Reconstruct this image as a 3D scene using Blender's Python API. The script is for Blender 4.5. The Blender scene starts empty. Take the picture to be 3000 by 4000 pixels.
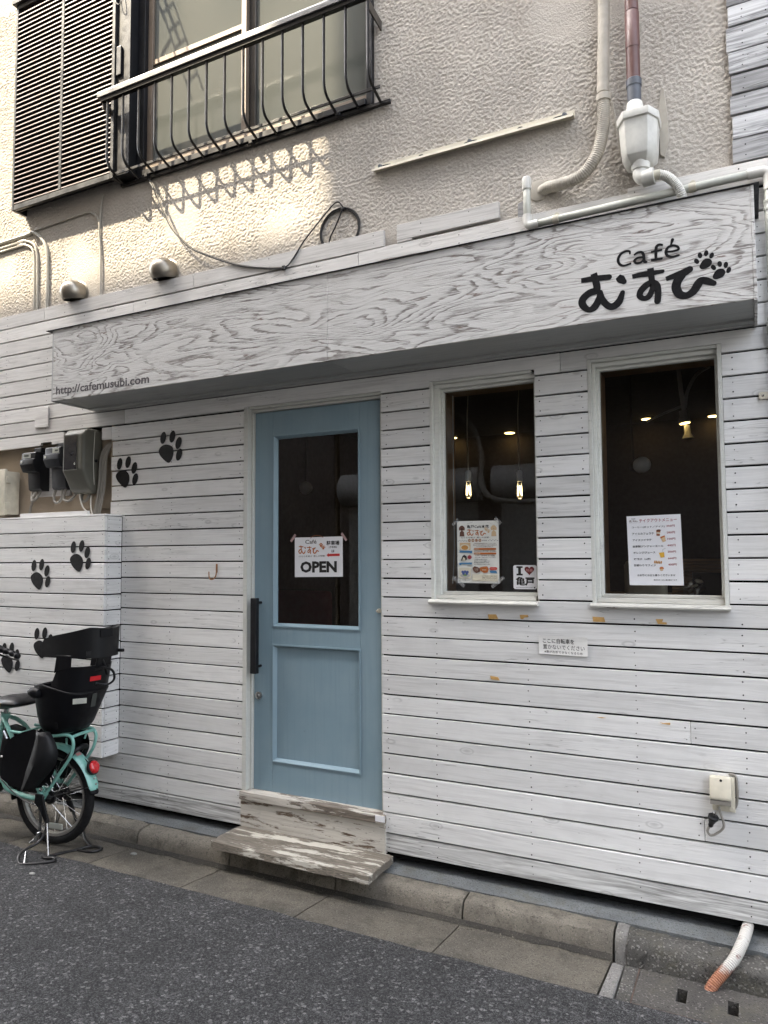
import bpy, bmesh, math, random
from mathutils import Vector, Matrix, noise as mnoise
random.seed(7)
R = math.radians
scene = bpy.context.scene
COL = scene.collection

# ------------------------------------------------------------------ camera
cam_d = bpy.data.cameras.new('camera')
cam = bpy.data.objects.new('camera', cam_d); COL.objects.link(cam)
YAW, PITCH, ROLL, FPX = 26.7177, 3.53, -0.3246, 2856.48
fw = Vector((-math.sin(R(YAW))*math.cos(R(PITCH)), math.cos(R(YAW))*math.cos(R(PITCH)), math.sin(R(PITCH))))
rt = Vector((math.cos(R(YAW)), math.sin(R(YAW)), 0)); up = rt.cross(fw)
cr, sr = math.cos(R(ROLL)), math.sin(R(ROLL))
rx, ux = cr*rt + sr*up, -sr*rt + cr*up
cam.matrix_world = Matrix(((rx.x, ux.x, -fw.x, 0.0), (rx.y, ux.y, -fw.y, -3.2), (rx.z, ux.z, -fw.z, 1.55), (0, 0, 0, 1)))
cam_d.sensor_fit = 'VERTICAL'; cam_d.sensor_height = 36.0
cam_d.lens = FPX/4000*36.0
cam_d.clip_start = 0.05; cam_d.clip_end = 500
scene.camera = cam

# ------------------------------------------------------------------ light
SUNDIR = Vector((1.27, 1.0, -2.2)).normalized()          # the way the light travels
world = bpy.data.worlds.new('World'); scene.world = world; world.use_nodes = True
wn = world.node_tree; bg = wn.nodes['Background']
sky = wn.nodes.new('ShaderNodeTexSky'); sky.sky_type = 'NISHITA'; sky.sun_disc = False
sky.sun_elevation = math.asin(-SUNDIR.z); sky.sun_rotation = math.atan2(-SUNDIR.x, -SUNDIR.y)
sky.air_density = 1.0; sky.dust_density = 3.5; sky.ozone_density = 0.6
hs = wn.nodes.new('ShaderNodeHueSaturation'); hs.inputs['Saturation'].default_value = 0.38   # thin high cloud whitens the blue
wn.links.new(sky.outputs[0], hs.inputs['Color']); wn.links.new(hs.outputs[0], bg.inputs['Color'])
bg.inputs['Strength'].default_value = 0.15
sun_d = bpy.data.lights.new('sun', 'SUN'); sun_d.energy = 2.0; sun_d.angle = R(0.5); sun_d.color = (1.0, 0.87, 0.66)
sun = bpy.data.objects.new('sun', sun_d); COL.objects.link(sun)
sun.rotation_euler = SUNDIR.to_track_quat('-Z', 'Y').to_euler(); sun.location = (-8, -6, 14)
vs = scene.view_settings
vs.view_transform = 'Standard'; vs.look = 'None'; vs.gamma = 1.0; vs.use_curve_mapping = False
vs.exposure = 3.2
scene.cycles.max_bounces = 8; scene.cycles.diffuse_bounces = 4; scene.cycles.transparent_max_bounces = 16
scene.cycles.use_denoising = True

# ------------------------------------------------------------------ mesh helpers
ORG = {}                                       # where each object's origin stands, in the frame it is built in
def empty(name, loc, parent=None):
    o = bpy.data.objects.new(name, None); COL.objects.link(o)
    o.location = Vector(loc); o.empty_display_size = 0.05; ORG[o.name] = Vector(loc)
    return o
def tag(o, label, cat, group=None):
    o['label'] = label; o['category'] = cat
    if group: o['group'] = group
    return o
def thing(name, loc, label, cat, group=None):
    return tag(empty(name, loc), label, cat, group)
def link(name, me, mat, parent, org):
    o = bpy.data.objects.new(name, me); COL.objects.link(o)
    if mat is not None and len(me.materials) == 0: me.materials.append(mat)
    if parent is not None:
        o.parent = parent; o.location = org - ORG[parent.name]
    else:
        o.location = org
    ORG[o.name] = org
    return o
def mesh(name, verts, faces, mat, parent=None, smooth=False, org=None, bevel=0, seg=1):
    vs_ = [Vector(v) for v in verts]
    if org is None:
        lo = Vector([min(v[i] for v in vs_) for i in range(3)]); hi = Vector([max(v[i] for v in vs_) for i in range(3)])
        org = (lo + hi)/2
    org = Vector(org)
    me = bpy.data.meshes.new(name)
    me.from_pydata([tuple(v - org) for v in vs_], [], faces)
    if bevel:
        bm = bmesh.new(); bm.from_mesh(me)
        bmesh.ops.recalc_face_normals(bm, faces=bm.faces)
        ed = [e for e in bm.edges if len(e.link_faces) == 2 and e.calc_face_angle(0) > 0.5]
        bmesh.ops.bevel(bm, geom=ed, offset=bevel, segments=seg, affect='EDGES', profile=0.6)
        bm.to_mesh(me); bm.free()
    else:
        bm = bmesh.new(); bm.from_mesh(me); bmesh.ops.recalc_face_normals(bm, faces=bm.faces); bm.to_mesh(me); bm.free()
    if smooth:
        me.polygons.foreach_set('use_smooth', [True]*len(me.polygons))
        if hasattr(me, 'set_sharp_from_angle'): me.set_sharp_from_angle(angle=R(40))
    me.update()
    return link(name, me, mat, parent, org)
class MB:
    """collects shapes that belong to one part"""
    def __init__(s): s.v = []; s.f = []
    def add(s, v, f):
        n = len(s.v); s.v += [tuple(p) for p in v]; s.f += [tuple(i + n for i in q) for q in f]; return s
    def build(s, name, mat, parent=None, **k): return mesh(name, s.v, s.f, mat, parent, **k)
def boxvf(x0, x1, y0, y1, z0, z1):
    return ([(x0,y0,z0),(x1,y0,z0),(x1,y1,z0),(x0,y1,z0),(x0,y0,z1),(x1,y0,z1),(x1,y1,z1),(x0,y1,z1)],
            [(0,3,2,1),(4,5,6,7),(0,1,5,4),(1,2,6,5),(2,3,7,6),(3,0,4,7)])
def box(name, b, mat, parent=None, bevel=0.0, seg=1, smooth=False):
    v, f = boxvf(*b); return mesh(name, v, f, mat, parent, bevel=bevel, seg=seg, smooth=smooth)
def prismvf(poly, y0, y1):                       # polygon in X,Z, pulled along Y
    n = len(poly)
    v = [(x, y0, z) for x, z in poly] + [(x, y1, z) for x, z in poly]
    f = [tuple(range(n)), tuple(range(2*n-1, n-1, -1))] + [(i, i+n, (i+1) % n + n, (i+1) % n) for i in range(n)]
    return v, f
def prism(name, poly, y0, y1, mat, parent=None, bevel=0, seg=1, smooth=False):
    v, f = prismvf(poly, y0, y1); return mesh(name, v, f, mat, parent, bevel=bevel, seg=seg, smooth=smooth)
def catmull(pts, n=6, closed=False):
    P = [Vector(p) for p in pts]; out = []; m = len(P)
    rng = range(m) if closed else range(m-1)
    for i in rng:
        p1, p2 = P[i], P[(i+1) % m]
        p0 = P[(i-1) % m] if (closed or i > 0) else p1*2 - p2
        p3 = P[(i+2) % m] if (closed or i+2 < m) else p2*2 - p1
        for k in range(n):
            t = k/n; t2, t3 = t*t, t*t*t
            out.append(0.5*((2*p1) + (p2-p0)*t + (2*p0-5*p1+4*p2-p3)*t2 + (3*p1-p0-3*p2+p3)*t3))
    if not closed: out.append(P[-1])
    return out
def tubevf(path, r, seg=10, closed=False, cap=True):
    P = [Vector(p) for p in path]; n = len(P)
    rad = r if callable(r) else (lambda i, r=r: r) if not isinstance(r, (list, tuple)) else (lambda i: r[i])
    v = []; f = []; prev = None
    for i in range(n):
        if closed: t = (P[(i+1) % n] - P[i-1])
        else: t = P[min(i+1, n-1)] - P[max(i-1, 0)]
        t = t.normalized()
        if prev is None:
            a = Vector((0, 0, 1)) if abs(t.z) < 0.9 else Vector((1, 0, 0)); nrm = (a - t*a.dot(t)).normalized()
        else:
            nrm = prev - t*prev.dot(t); nrm = nrm.normalized() if nrm.length > 1e-6 else prev
        prev = nrm; b = t.cross(nrm); q = rad(i)
        for k in range(seg):
            a = 2*math.pi*k/seg; v.append(P[i] + nrm*(math.cos(a)*q) + b*(math.sin(a)*q))
    for i in range(n if closed else n-1):
        j = (i+1) % n
        for k in range(seg):
            f.append((i*seg+k, i*seg+(k+1) % seg, j*seg+(k+1) % seg, j*seg+k))
    if cap and not closed:
        f.append(tuple(range(seg-1, -1, -1))); f.append(tuple((n-1)*seg+k for k in range(seg)))
    return v, f
def tube(name, path, r, mat, parent=None, seg=10, closed=False, n=0):
    if n: path = catmull(path, n, closed)
    v, f = tubevf(path, r, seg, closed); return mesh(name, v, f, mat, parent, smooth=True)
def lathevf(profile, c, axis=(0, 0, 1), seg=20, ref=None):   # profile (radius, height along axis)
    a = Vector(axis).normalized(); c = Vector(c)
    u = (Vector(ref) if ref else (Vector((1, 0, 0)) if abs(a.x) < 0.9 else Vector((0, 1, 0)))); u = (u - a*u.dot(a)).normalized(); w = a.cross(u)
    v = []; f = []
    for r_, h in profile:
        for k in range(seg):
            t = 2*math.pi*k/seg; v.append(c + a*h + u*(r_*math.cos(t)) + w*(r_*math.sin(t)))
    m = len(profile)
    for i in range(m-1):
        for k in range(seg): f.append((i*seg+k, i*seg+(k+1) % seg, (i+1)*seg+(k+1) % seg, (i+1)*seg+k))
    f.append(tuple(range(seg-1, -1, -1))); f.append(tuple((m-1)*seg+k for k in range(seg)))
    return v, f
def lathe(name, profile, c, mat, parent=None, axis=(0, 0, 1), seg=20):
    v, f = lathevf(profile, c, axis, seg); return mesh(name, v, f, mat, parent, smooth=True)
def disc(c, r, axis=(0, -1, 0), seg=12, rz=None):
    a = Vector(axis).normalized(); u = Vector((1, 0, 0)) if abs(a.x) < 0.9 else Vector((0, 0, 1)); u = (u - a*u.dot(a)).normalized(); w = a.cross(u)
    rz = rz or r
    return [Vector(c) + u*(r*math.cos(2*math.pi*k/seg)) + w*(rz*math.sin(2*math.pi*k/seg)) for k in range(seg)], [tuple(range(seg))]
# flat strokes and lettering on a wall that faces the street (plane Y = const)
def strokevf(pts, w, y, n=5, cap=8):
    """brush stroke through (x, z[, width]) points"""
    P3 = [(p[0], p[1], (p[2] if len(p) > 2 else w)) for p in pts]
    P = catmull(P3, n) if len(P3) > 2 else [Vector(p) for p in P3]
    L = []; Rr = []; m = len(P)
    for i in range(m):
        a = P[max(i-1, 0)]; b = P[min(i+1, m-1)]; dx, dz = b[0]-a[0], b[1]-a[1]; l = math.hypot(dx, dz) or 1
        nx, nz = -dz/l, dx/l; h = P[i][2]/2
        L.append((P[i][0]+nx*h, y, P[i][1]+nz*h)); Rr.append((P[i][0]-nx*h, y, P[i][1]-nz*h))
    v = L + Rr; f = [(i, i+m, i+1+m, i+1) for i in range(m-1)]
    for i, s in ((0, -1), (m-1, 1)):
        a = P[max(i-1, 0)]; b = P[min(i+1, m-1)]; ang = math.atan2(b[1]-a[1], b[0]-a[0]); h = P[i][2]/2; k0 = len(v)
        v += [(P[i][0]+math.cos(ang+math.pi/2*s*-1+math.pi*k/cap*s)*h, y-0.00003, P[i][1]+math.sin(ang+math.pi/2*s*-1+math.pi*k/cap*s)*h) for k in range(cap+1)]
        f.append(tuple(range(k0, k0+cap+1)))
    return v, f
def ellipse_poly(cx, cz, rx_, rz_, rot=0, n=18):
    c, s = math.cos(R(rot)), math.sin(R(rot)); out = []
    for k in range(n):
        a = 2*math.pi*k/n; x, z = rx_*math.cos(a), rz_*math.sin(a); out.append((cx+x*c-z*s, cz+x*s+z*c))
    return out
_fc = bpy.data.curves.new('lettering_source', 'FONT'); _fo = bpy.data.objects.new('lettering_source', _fc); COL.objects.link(_fo)
def textvf(body, x0, x1, z0, z1, y, bold=0.0, shear=0.0, keep=False, res=3):
    """lettering fitted into the box x0..x1, z0..z1 on the plane Y = y"""
    _fc.body = body; _fc.resolution_u = res; _fc.offset = bold; _fc.shear = shear
    bpy.context.view_layer.update()
    me = bpy.data.meshes.new_from_object(_fo.evaluated_get(bpy.context.evaluated_depsgraph_get()))
    xs = [v.co.x for v in me.vertices]; ys = [v.co.y for v in me.vertices]
    ax, bx, ay, by = min(xs), max(xs), min(ys), max(ys)
    sx, sz = (x1-x0)/(bx-ax), (z1-z0)/(by-ay)
    if keep: sx = sz = min(sx, sz)
    v = [(x0+(p.co.x-ax)*sx, y, z0+(p.co.y-ay)*sz) for p in me.vertices]; f = [tuple(p.vertices) for p in me.polygons]
    bpy.data.meshes.remove(me)
    return v, f
# ------------------------------------------------------------------ materials
class Mat:
    def __init__(s, name):
        s.m = bpy.data.materials.new(name); s.m.use_nodes = True; s.t = s.m.node_tree
        s.b = s.t.nodes['Principled BSDF']; s.o = s.t.nodes['Material Output']; s._c = None
    def n(s, kind, **k):
        x = s.t.nodes.new('ShaderNode'+kind)
        for a, b in k.items(): setattr(x, a, b)
        return x
    def l(s, a, b): s.t.links.new(a, b)
    def put(s, sock, val):
        if hasattr(val, 'is_output') or isinstance(val, bpy.types.NodeSocket): s.l(val, sock)
        else: sock.default_value = val
    def co(s, scale=(1, 1, 1), rand=0.0, kind='Object', rot=(0, 0, 0)):
        tc = s.n('TexCoord'); v = tc.outputs[kind]
        if rand:
            oi = s.n('ObjectInfo'); ml = s.n('VectorMath', operation='MULTIPLY_ADD')
            s.l(oi.outputs['Random'], ml.inputs[0]); ml.inputs[1].default_value = (rand, rand*0.37, rand*0.71); s.l(v, ml.inputs[2]); v = ml.outputs[0]
        mp = s.n('Mapping'); s.l(v, mp.inputs['Vector']); mp.inputs['Scale'].default_value = scale; mp.inputs['Rotation'].default_value = rot
        return mp.outputs[0]
    def noise(s, v, scale=5, detail=2, rough=0.5, dist=0.0, out=0):
        x = s.n('TexNoise'); s.l(v, x.inputs['Vector']); x.inputs['Scale'].default_value = scale; x.inputs['Detail'].default_value = detail
        x.inputs['Roughness'].default_value = rough; x.inputs['Distortion'].default_value = dist
        return x.outputs[out]
    def voro(s, v, scale=5, feature='F1', out='Distance', rnd=1.0):
        x = s.n('TexVoronoi', feature=feature); s.l(v, x.inputs['Vector']); x.inputs['Scale'].default_value = scale; x.inputs['Randomness'].default_value = rnd
        return x.outputs[out]
    def math(s, op, a, b=0.5, c=None, clamp=False):
        x = s.n('Math', operation=op, use_clamp=clamp); s.put(x.inputs[0], a); s.put(x.inputs[1], b)
        if c is not None: s.put(x.inputs[2], c)
        return x.outputs[0]
    def step(s, v, a, b, lo=0.0, hi=1.0):
        x = s.n('MapRange', interpolation_type='SMOOTHSTEP'); s.put(x.inputs[0], v)
        for i, q in ((1, a), (2, b), (3, lo), (4, hi)): x.inputs[i].default_value = q
        return x.outputs[0]
    def ramp(s, v, stops):
        x = s.n('ValToRGB'); s.l(v, x.inputs[0]); e = x.color_ramp.elements
        while len(e) < len(stops): e.new(0.5)
        for i, (p, c) in enumerate(stops):
            e[i].position = p; e[i].color = (*c, 1) if len(c) == 3 else c
        return x.outputs[0]
    def mix(s, a, b, fac, mode='MIX'):
        x = s.n('Mix', data_type='RGBA', blend_type=mode); s.put(x.inputs[0], fac)
        s.put(x.inputs[6], (*a, 1) if isinstance(a, tuple) and len(a) == 3 else a); s.put(x.inputs[7], (*b, 1) if isinstance(b, tuple) and len(b) == 3 else b)
        return x.outputs[2]
    def rnd(s): return s.n('ObjectInfo').outputs['Random']
    def vary(s, col, lo=0.9, hi=1.08):
        r = s.step(s.rnd(), 0, 1, lo, hi); v = s.n('VectorMath', operation='SCALE'); s.l(col, v.inputs[0]); s.l(r, v.inputs['Scale']); return v.outputs[0]
    def bump(s, h, strength=0.5, dist=0.01, nrm=None):
        x = s.n('Bump'); s.l(h, x.inputs['Height']); x.inputs['Strength'].default_value = strength; x.inputs['Distance'].default_value = dist
        if nrm is not None: s.l(nrm, x.inputs['Normal'])
        return x.outputs[0]
    def out(s, col=None, rough=None, metal=None, nrm=None, spec=None, coat=None):
        for k, v in (('Base Color', col), ('Roughness', rough), ('Metallic', metal), ('Specular IOR Level', spec), ('Coat Weight', coat)):
            if v is None: continue
            s.put(s.b.inputs[k], (*v, 1) if isinstance(v, tuple) and len(v) == 3 else v)
        if nrm is not None: s.l(nrm, s.b.inputs['Normal'])
        return s.m
def plain(name, col, rough=0.5, metal=0.0, dirt=0.12, scale=14, bump=0.0, spec=0.5, coat=0.0):
    m = Mat(name); v = m.co((1, 1, 1), 31.0)
    a = m.noise(v, scale, 4, 0.6); d = m.step(a, 0.3, 0.75, 1-dirt, 1+dirt*0.5)
    x = m.n('VectorMath', operation='SCALE'); x.inputs[0].default_value = col; m.l(d, x.inputs['Scale'])
    rr = m.step(m.noise(v, scale*2.3, 3), 0.3, 0.7, max(rough-0.08, 0.02), min(rough+0.1, 1))
    nr = m.bump(m.noise(v, scale*6, 3), bump, 0.002) if bump else None
    return m.out(x.outputs[0], rr, metal, nr, spec, coat)
def flat(name, col, rough=0.6, spec=0.3):
    return Mat(name).out(col, rough, 0.0, None, spec)

def plank_mat(name, light, dark, amount, axis='x', crack=0.55, bias=0.0, worn=0.0, woodc=(0.22, 0.165, 0.115)):
    m = Mat(name)
    sc = {'x': (1, 1, 1), 'y': (1, 1, 1)}[axis]
    st = (lambda a, b: (a, b, b)) if axis == 'x' else (lambda a, b: (b, a, b))
    wv = m.co((1, 1, 1), 57.0)
    warp = m.noise(m.co(st(1.3, 7), 57.0), 1.0, 2, 0.5, 0, 1)          # bend the grain
    add = m.n('VectorMath', operation='MULTIPLY_ADD'); m.l(warp, add.inputs[0]); add.inputs[1].default_value = (0.02, 0.05, 0.05); m.l(wv, add.inputs[2])
    def g(a, b, off=0):
        mp = m.n('Mapping'); m.l(add.outputs[0], mp.inputs[0]); mp.inputs['Scale'].default_value = st(a, b); mp.inputs['Location'].default_value = (off, off, off); return mp.outputs[0]
    grain = m.noise(g(3.0, 95), 1.0, 4, 0.65)
    broad = m.noise(g(1.6, 22, 3), 1.0, 3, 0.6)
    fine = m.noise(g(12, 420, 5), 1.0, 2, 0.5)
    patch = m.noise(wv, 5.5, 3, 0.6)
    shade = m.math('MULTIPLY', m.step(grain, 0.40-bias, 0.68-bias), m.step(broad, 0.35-bias, 0.7-bias, 0.25, 1.0))
    shade = m.math('MULTIPLY', shade, amount)
    col = m.mix(light, dark, shade)
    col = m.mix(col, tuple(c*0.80 for c in light), m.math('MULTIPLY', m.step(patch, 0.45, 0.8), 0.55))
    # long drying cracks
    cr_ = m.noise(g(2.2, 60, 11), 1.0, 2, 0.45)
    line = m.step(m.math('ABSOLUTE', m.math('SUBTRACT', cr_, 0.5)), 0.0, 0.011, 1.0, 0.0)
    where = m.step(m.noise(g(1.5, 9, 17), 1.0, 1), 0.52, 0.66)
    crk = m.math('MULTIPLY', m.math('MULTIPLY', line, where), crack)
    col = m.mix(col, (0.10, 0.095, 0.09), crk)
    # knots
    kn = m.voro(m.co(st(4.2, 9.5), 57.0), 1.0, 'F1', 'Distance')
    ring = m.step(m.math('ABSOLUTE', m.math('SUBTRACT', kn, 0.135)), 0.0, 0.035, 0.38, 0.0)
    kin = m.step(kn, 0.03, 0.12, 0.42, 0.0)
    gate = m.step(m.noise(m.co((3.0, 3.0, 3.0), 57.0), 1.0, 0), 0.49, 0.53)
    kk = m.math('MULTIPLY', m.math('MAXIMUM', ring, kin), gate)
    col = m.mix(col, tuple(c*0.62 for c in dark), kk)
    if worn:
        w1 = m.noise(g(4.2, 26, 23), 1.0, 7, 0.70); w2 = m.noise(g(1.6, 8, 29), 1.0, 4, 0.6)
        wm = m.step(m.math('ADD', m.math('MULTIPLY', w1, 0.6), m.math('MULTIPLY', w2, 0.4)), worn, worn+0.035)
        wood = m.mix(woodc, tuple(c*0.45 for c in woodc), m.step(fine, 0.4, 0.65))
        col = m.mix(col, wood, wm)
    col = m.vary(col, 0.87, 1.05)
    h = m.math('SUBTRACT', m.math('ADD', m.math('MULTIPLY', grain, 0.6), m.math('MULTIPLY', fine, 0.25)), m.math('MULTIPLY', crk, 0.9))
    if worn: h = m.math('SUBTRACT', h, m.math('MULTIPLY', wm, 0.5))
    nr = m.bump(h, 0.45, 0.004)
    return m.out(col, m.step(grain, 0.3, 0.7, 0.5, 0.68), 0.0, nr, 0.35)

MT = {}
MT['plank'] = plank_mat('white_painted_plank', (0.70, 0.695, 0.682), (0.42, 0.413, 0.403), 0.6)
MT['plank_y'] = plank_mat('white_painted_plank_side', (0.70, 0.695, 0.682), (0.42, 0.413, 0.403), 0.6, axis='y')
MT['plank_low'] = plank_mat('worn_white_plank', (0.66, 0.66, 0.645), (0.22, 0.215, 0.205), 1.0, crack=1.0, bias=0.07)
MT['plank_up'] = plank_mat('weathered_upper_plank', (0.60, 0.585, 0.56), (0.34, 0.325, 0.31), 0.75, crack=0.75)
MT['plank_grey'] = plank_mat('grey_weathered_plank', (0.60, 0.605, 0.61), (0.16, 0.16, 0.165), 1.0, crack=0.9, bias=0.06)
MT['plank_bare'] = plank_mat('grey_bare_plank', (0.40, 0.40, 0.405), (0.12, 0.12, 0.12), 1.0, crack=0.9, bias=0.06)
MT['step_top'] = plank_mat('peeling_step_board', (0.52, 0.495, 0.43), (0.37, 0.35, 0.305), 0.8, worn=0.44, woodc=(0.20, 0.175, 0.142))
MT['step_edge'] = plank_mat('worn_threshold_wood', (0.50, 0.47, 0.42), (0.22, 0.195, 0.165), 1.0, worn=0.50, woodc=(0.19, 0.16, 0.13))
MT['riser'] = plank_mat('peeling_riser_board', (0.56, 0.53, 0.475), (0.36, 0.33, 0.29), 0.9, worn=0.53, woodc=(0.17, 0.12, 0.085))
MT['sill'] = plank_mat('peeling_sill', (0.66, 0.65, 0.60), (0.33, 0.315, 0.28), 0.9, crack=1.0, worn=0.585, woodc=(0.17, 0.125, 0.10))
MT['trim'] = plank_mat('white_trim', (0.62, 0.625, 0.585), (0.48, 0.485, 0.45), 0.5, axis='x', crack=0.3)

def sign_mat():
    m = Mat('whitewashed_plywood'); v = m.co((1, 1, 1))
    base = m.noise(m.co((0.85, 1, 4.4)), 1.0, 2.5, 0.5, 0.7)
    wob = m.noise(m.co((6, 1, 30)), 1.0, 3, 0.6)
    f = m.math('ADD', m.math('MULTIPLY', base, 24.0), m.math('MULTIPLY', wob, 1.3))
    fr = m.math('FRACT', f)
    band = m.math('MULTIPLY', m.step(fr, 0.0, 0.07), m.step(fr, 0.16, 0.42, 1.0, 0.0))
    streak = m.noise(m.co((12, 1, 210)), 1.0, 3, 0.65)
    brk = m.noise(m.co((3.4, 1, 9)), 1.0, 4, 0.65)
    d = m.math('MULTIPLY', band, m.step(streak, 0.38, 0.54, 0.10, 1.0))
    d = m.math('MULTIPLY', d, m.step(brk, 0.36, 0.52, 0.12, 1.0))
    fine = m.math('MULTIPLY', m.step(m.noise(m.co((7, 1, 240)), 1.0, 4, 0.65), 0.48, 0.62), m.step(m.noise(m.co((2.5, 1, 11)), 1.0, 3), 0.35, 0.6, 0.25, 0.9))
    chip = m.math('MULTIPLY', m.step(m.noise(m.co((7, 1, 60)), 1.0, 5, 0.65, 0.4), 0.60, 0.63), m.step(brk, 0.5, 0.58))
    col = m.mix((0.53, 0.525, 0.512), (0.32, 0.312, 0.302), m.math('MULTIPLY', m.step(fr, 0.05, 0.9, 0.6, 0.0), 0.5))
    col = m.mix(col, (0.30, 0.29, 0.278), fine)
    col = m.mix(col, (0.135, 0.118, 0.108), m.math('MULTIPLY', d, 0.95))
    col = m.mix(col, (0.13, 0.088, 0.072), m.math('MULTIPLY', chip, 0.9))
    col = m.mix(col, (0.50, 0.485, 0.46), m.math('MULTIPLY', m.step(m.noise(v, 2.3, 3), 0.45, 0.75), 0.4))
    h = m.math('SUBTRACT', m.math('MULTIPLY', streak, 0.35), m.math('ADD', m.math('MULTIPLY', d, 0.8), m.math('MULTIPLY', fine, 0.3)))
    return m.out(col, 0.62, 0.0, m.bump(h, 0.5, 0.003), 0.3)
MT['sign'] = sign_mat()
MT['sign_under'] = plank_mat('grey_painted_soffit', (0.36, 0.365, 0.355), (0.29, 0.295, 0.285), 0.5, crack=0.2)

def stucco_mat(name, col, s=1.0, dark=1.0):
    m = Mat(name); v = m.co((1, 1, 1), 0, 'Object')
    n1 = m.noise(v, 58*s, 3, 0.6, 0.5); n2 = m.noise(v, 150*s, 2, 0.5); big = m.noise(v, 3.1, 3, 0.55); mid = m.noise(v, 12, 2)
    plat = m.step(n1, 0.40, 0.60)
    smooth_ = m.step(m.noise(v, 2.2, 1), 0.60, 0.67, 1.0, 0.25)
    h = m.math('MULTIPLY', m.math('ADD', m.math('MULTIPLY', plat, 0.85), m.math('MULTIPLY', n2, 0.22)), smooth_)
    c = m.mix(tuple(x*0.90 for x in col), tuple(x*1.07 for x in col), m.step(big, 0.3, 0.7))
    c = m.mix(c, tuple(x*y for x, y in zip(col, (0.80, 0.77, 0.74))), m.math('MULTIPLY', m.step(m.noise(m.co((3, 1, 0.7)), 1.6, 4, 0.6), 0.5, 0.8), 0.6))
    return m.out(c, 0.85, 0.0, m.bump(m.math('MULTIPLY', n2, smooth_), 0.6, 0.006), 0.2)
MT['stucco'] = stucco_mat('rough_cast_stucco', (0.465, 0.430, 0.383))
MT['alcove'] = stucco_mat('brown_render', (0.30, 0.245, 0.185), 2.2)

def warped(m, v, scale, amt):
    n = m.noise(v, scale, 2, 0.5, 0, 1); x = m.n('VectorMath', operation='MULTIPLY_ADD'); m.l(n, x.inputs[0]); x.inputs[1].default_value = (amt, amt, amt); m.l(v, x.inputs[2]); return x.outputs[0]
def asphalt_mat():
    m = Mat('asphalt'); v = m.co((1, 1, 1)); w = warped(m, v, 160, 0.006)
    def layer(sc, lo, hi):
        c = m.voro(w, sc, 'F1', 'Color'); e = m.voro(w, sc, 'DISTANCE_TO_EDGE', 'Distance'); sp = m.n('SeparateColor'); m.l(c, sp.inputs[0])
        return m.step(sp.outputs[0], lo, hi), m.step(e, 0.03, 0.16)
    c1, e1 = layer(150, 0.1, 1.0); c2, e2 = layer(80, 0.72, 1.0); c3, e3 = layer(185, 0.0, 1.0)
    fine = m.noise(v, 380, 3, 0.65); big = m.noise(v, 1.1, 4, 0.6); mid = m.noise(v, 6, 4, 0.65)
    col = m.mix((0.010, 0.010, 0.0105), (0.078, 0.077, 0.077), m.math('MULTIPLY', c3, e3))
    col = m.mix(col, (0.085, 0.085, 0.086), m.math('MULTIPLY', m.math('MULTIPLY', m.math('POWER', c1, 2.2), e1), 0.85))
    col = m.mix(col, (0.170, 0.167, 0.164), m.math('MULTIPLY', m.math('MULTIPLY', m.math('POWER', c2, 1.6), e2), 0.85))
    sc = m.n('VectorMath', operation='SCALE'); m.l(col, sc.inputs[0]); m.l(m.math('MULTIPLY', m.step(big, 0.3, 0.7, 0.95, 1.32), m.math('MULTIPLY', m.step(mid, 0.3, 0.7, 0.85, 1.12), m.step(fine, 0.32, 0.68, 0.45, 1.55))), sc.inputs['Scale'])
    spark = m.step(m.voro(v, 30, 'F1', 'Distance'), 0.0, 0.035, 1, 0)
    col = m.mix(sc.outputs[0], (0.26, 0.255, 0.25), m.math('MULTIPLY', spark, 0.75))
    h = m.math('ADD', m.math('MULTIPLY', e1, m.math('ADD', m.math('MULTIPLY', c1, 0.7), 0.2)), m.math('ADD', m.math('MULTIPLY', m.math('MULTIPLY', e2, c2), 0.9), m.math('MULTIPLY', fine, 0.35)))
    return m.out(col, 0.8, 0.0, m.bump(h, 1.0, 0.006), 0.3)
MT['asphalt'] = asphalt_mat()
def concrete_mat(name, a, b, agg=0.5, aggc=(0.42, 0.40, 0.37), aggs=120, stain=0.6, bumpd=0.004, moss=(0.08, 0.075, 0.055), gate=0.55):
    m = Mat(name); v = m.co((1, 1, 1), 41.0)
    big = m.noise(v, 4, 5, 0.62); fine = m.noise(v, 150, 4, 0.7); w_ = warped(m, v, aggs*1.3, 0.9/aggs); vv = m.voro(w_, aggs, 'F1', 'Color'); dd = m.voro(w_, aggs, 'F1', 'Distance')
    sep = m.n('SeparateColor'); m.l(vv, sep.inputs[0])
    st = m.math('MULTIPLY', m.step(sep.outputs[1], gate, gate+0.3), m.step(dd, 0.3, 0.5, 1, 0))
    pits = m.step(m.noise(v, 140, 2, 0.6), 0.60, 0.66)
    c = m.mix(a, b, m.step(big, 0.35, 0.68)); c = m.mix(c, tuple(x*0.6 for x in a), m.math('MULTIPLY', m.step(fine, 0.48, 0.68), 0.75))
    st = m.math('MULTIPLY', st, m.step(m.noise(v, aggs*0.8, 3, 0.6), 0.36, 0.5)); c = m.mix(c, aggc, m.math('MULTIPLY', st, agg))
    c = m.mix(c, tuple(x*0.45 for x in b), m.math('MULTIPLY', pits, 0.8)); c = m.mix(c, moss, m.math('MULTIPLY', m.step(m.noise(v, 9, 6, 0.75), 0.47, 0.68), stain))
    h = m.math('SUBTRACT', m.math('ADD', m.math('MULTIPLY', fine, 0.5), m.math('MULTIPLY', st, 0.4)), m.math('MULTIPLY', pits, 0.7))
    return m.out(m.vary(c, 0.9, 1.08), 0.85, 0.0, m.bump(h, 0.8, bumpd), 0.25)
MT['kerb'] = concrete_mat('old_concrete_kerb', (0.175, 0.158, 0.130), (0.112, 0.101, 0.084), 0.45, (0.24, 0.22, 0.195), 150, 0.7, 0.010, (0.045, 0.042, 0.032))
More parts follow.
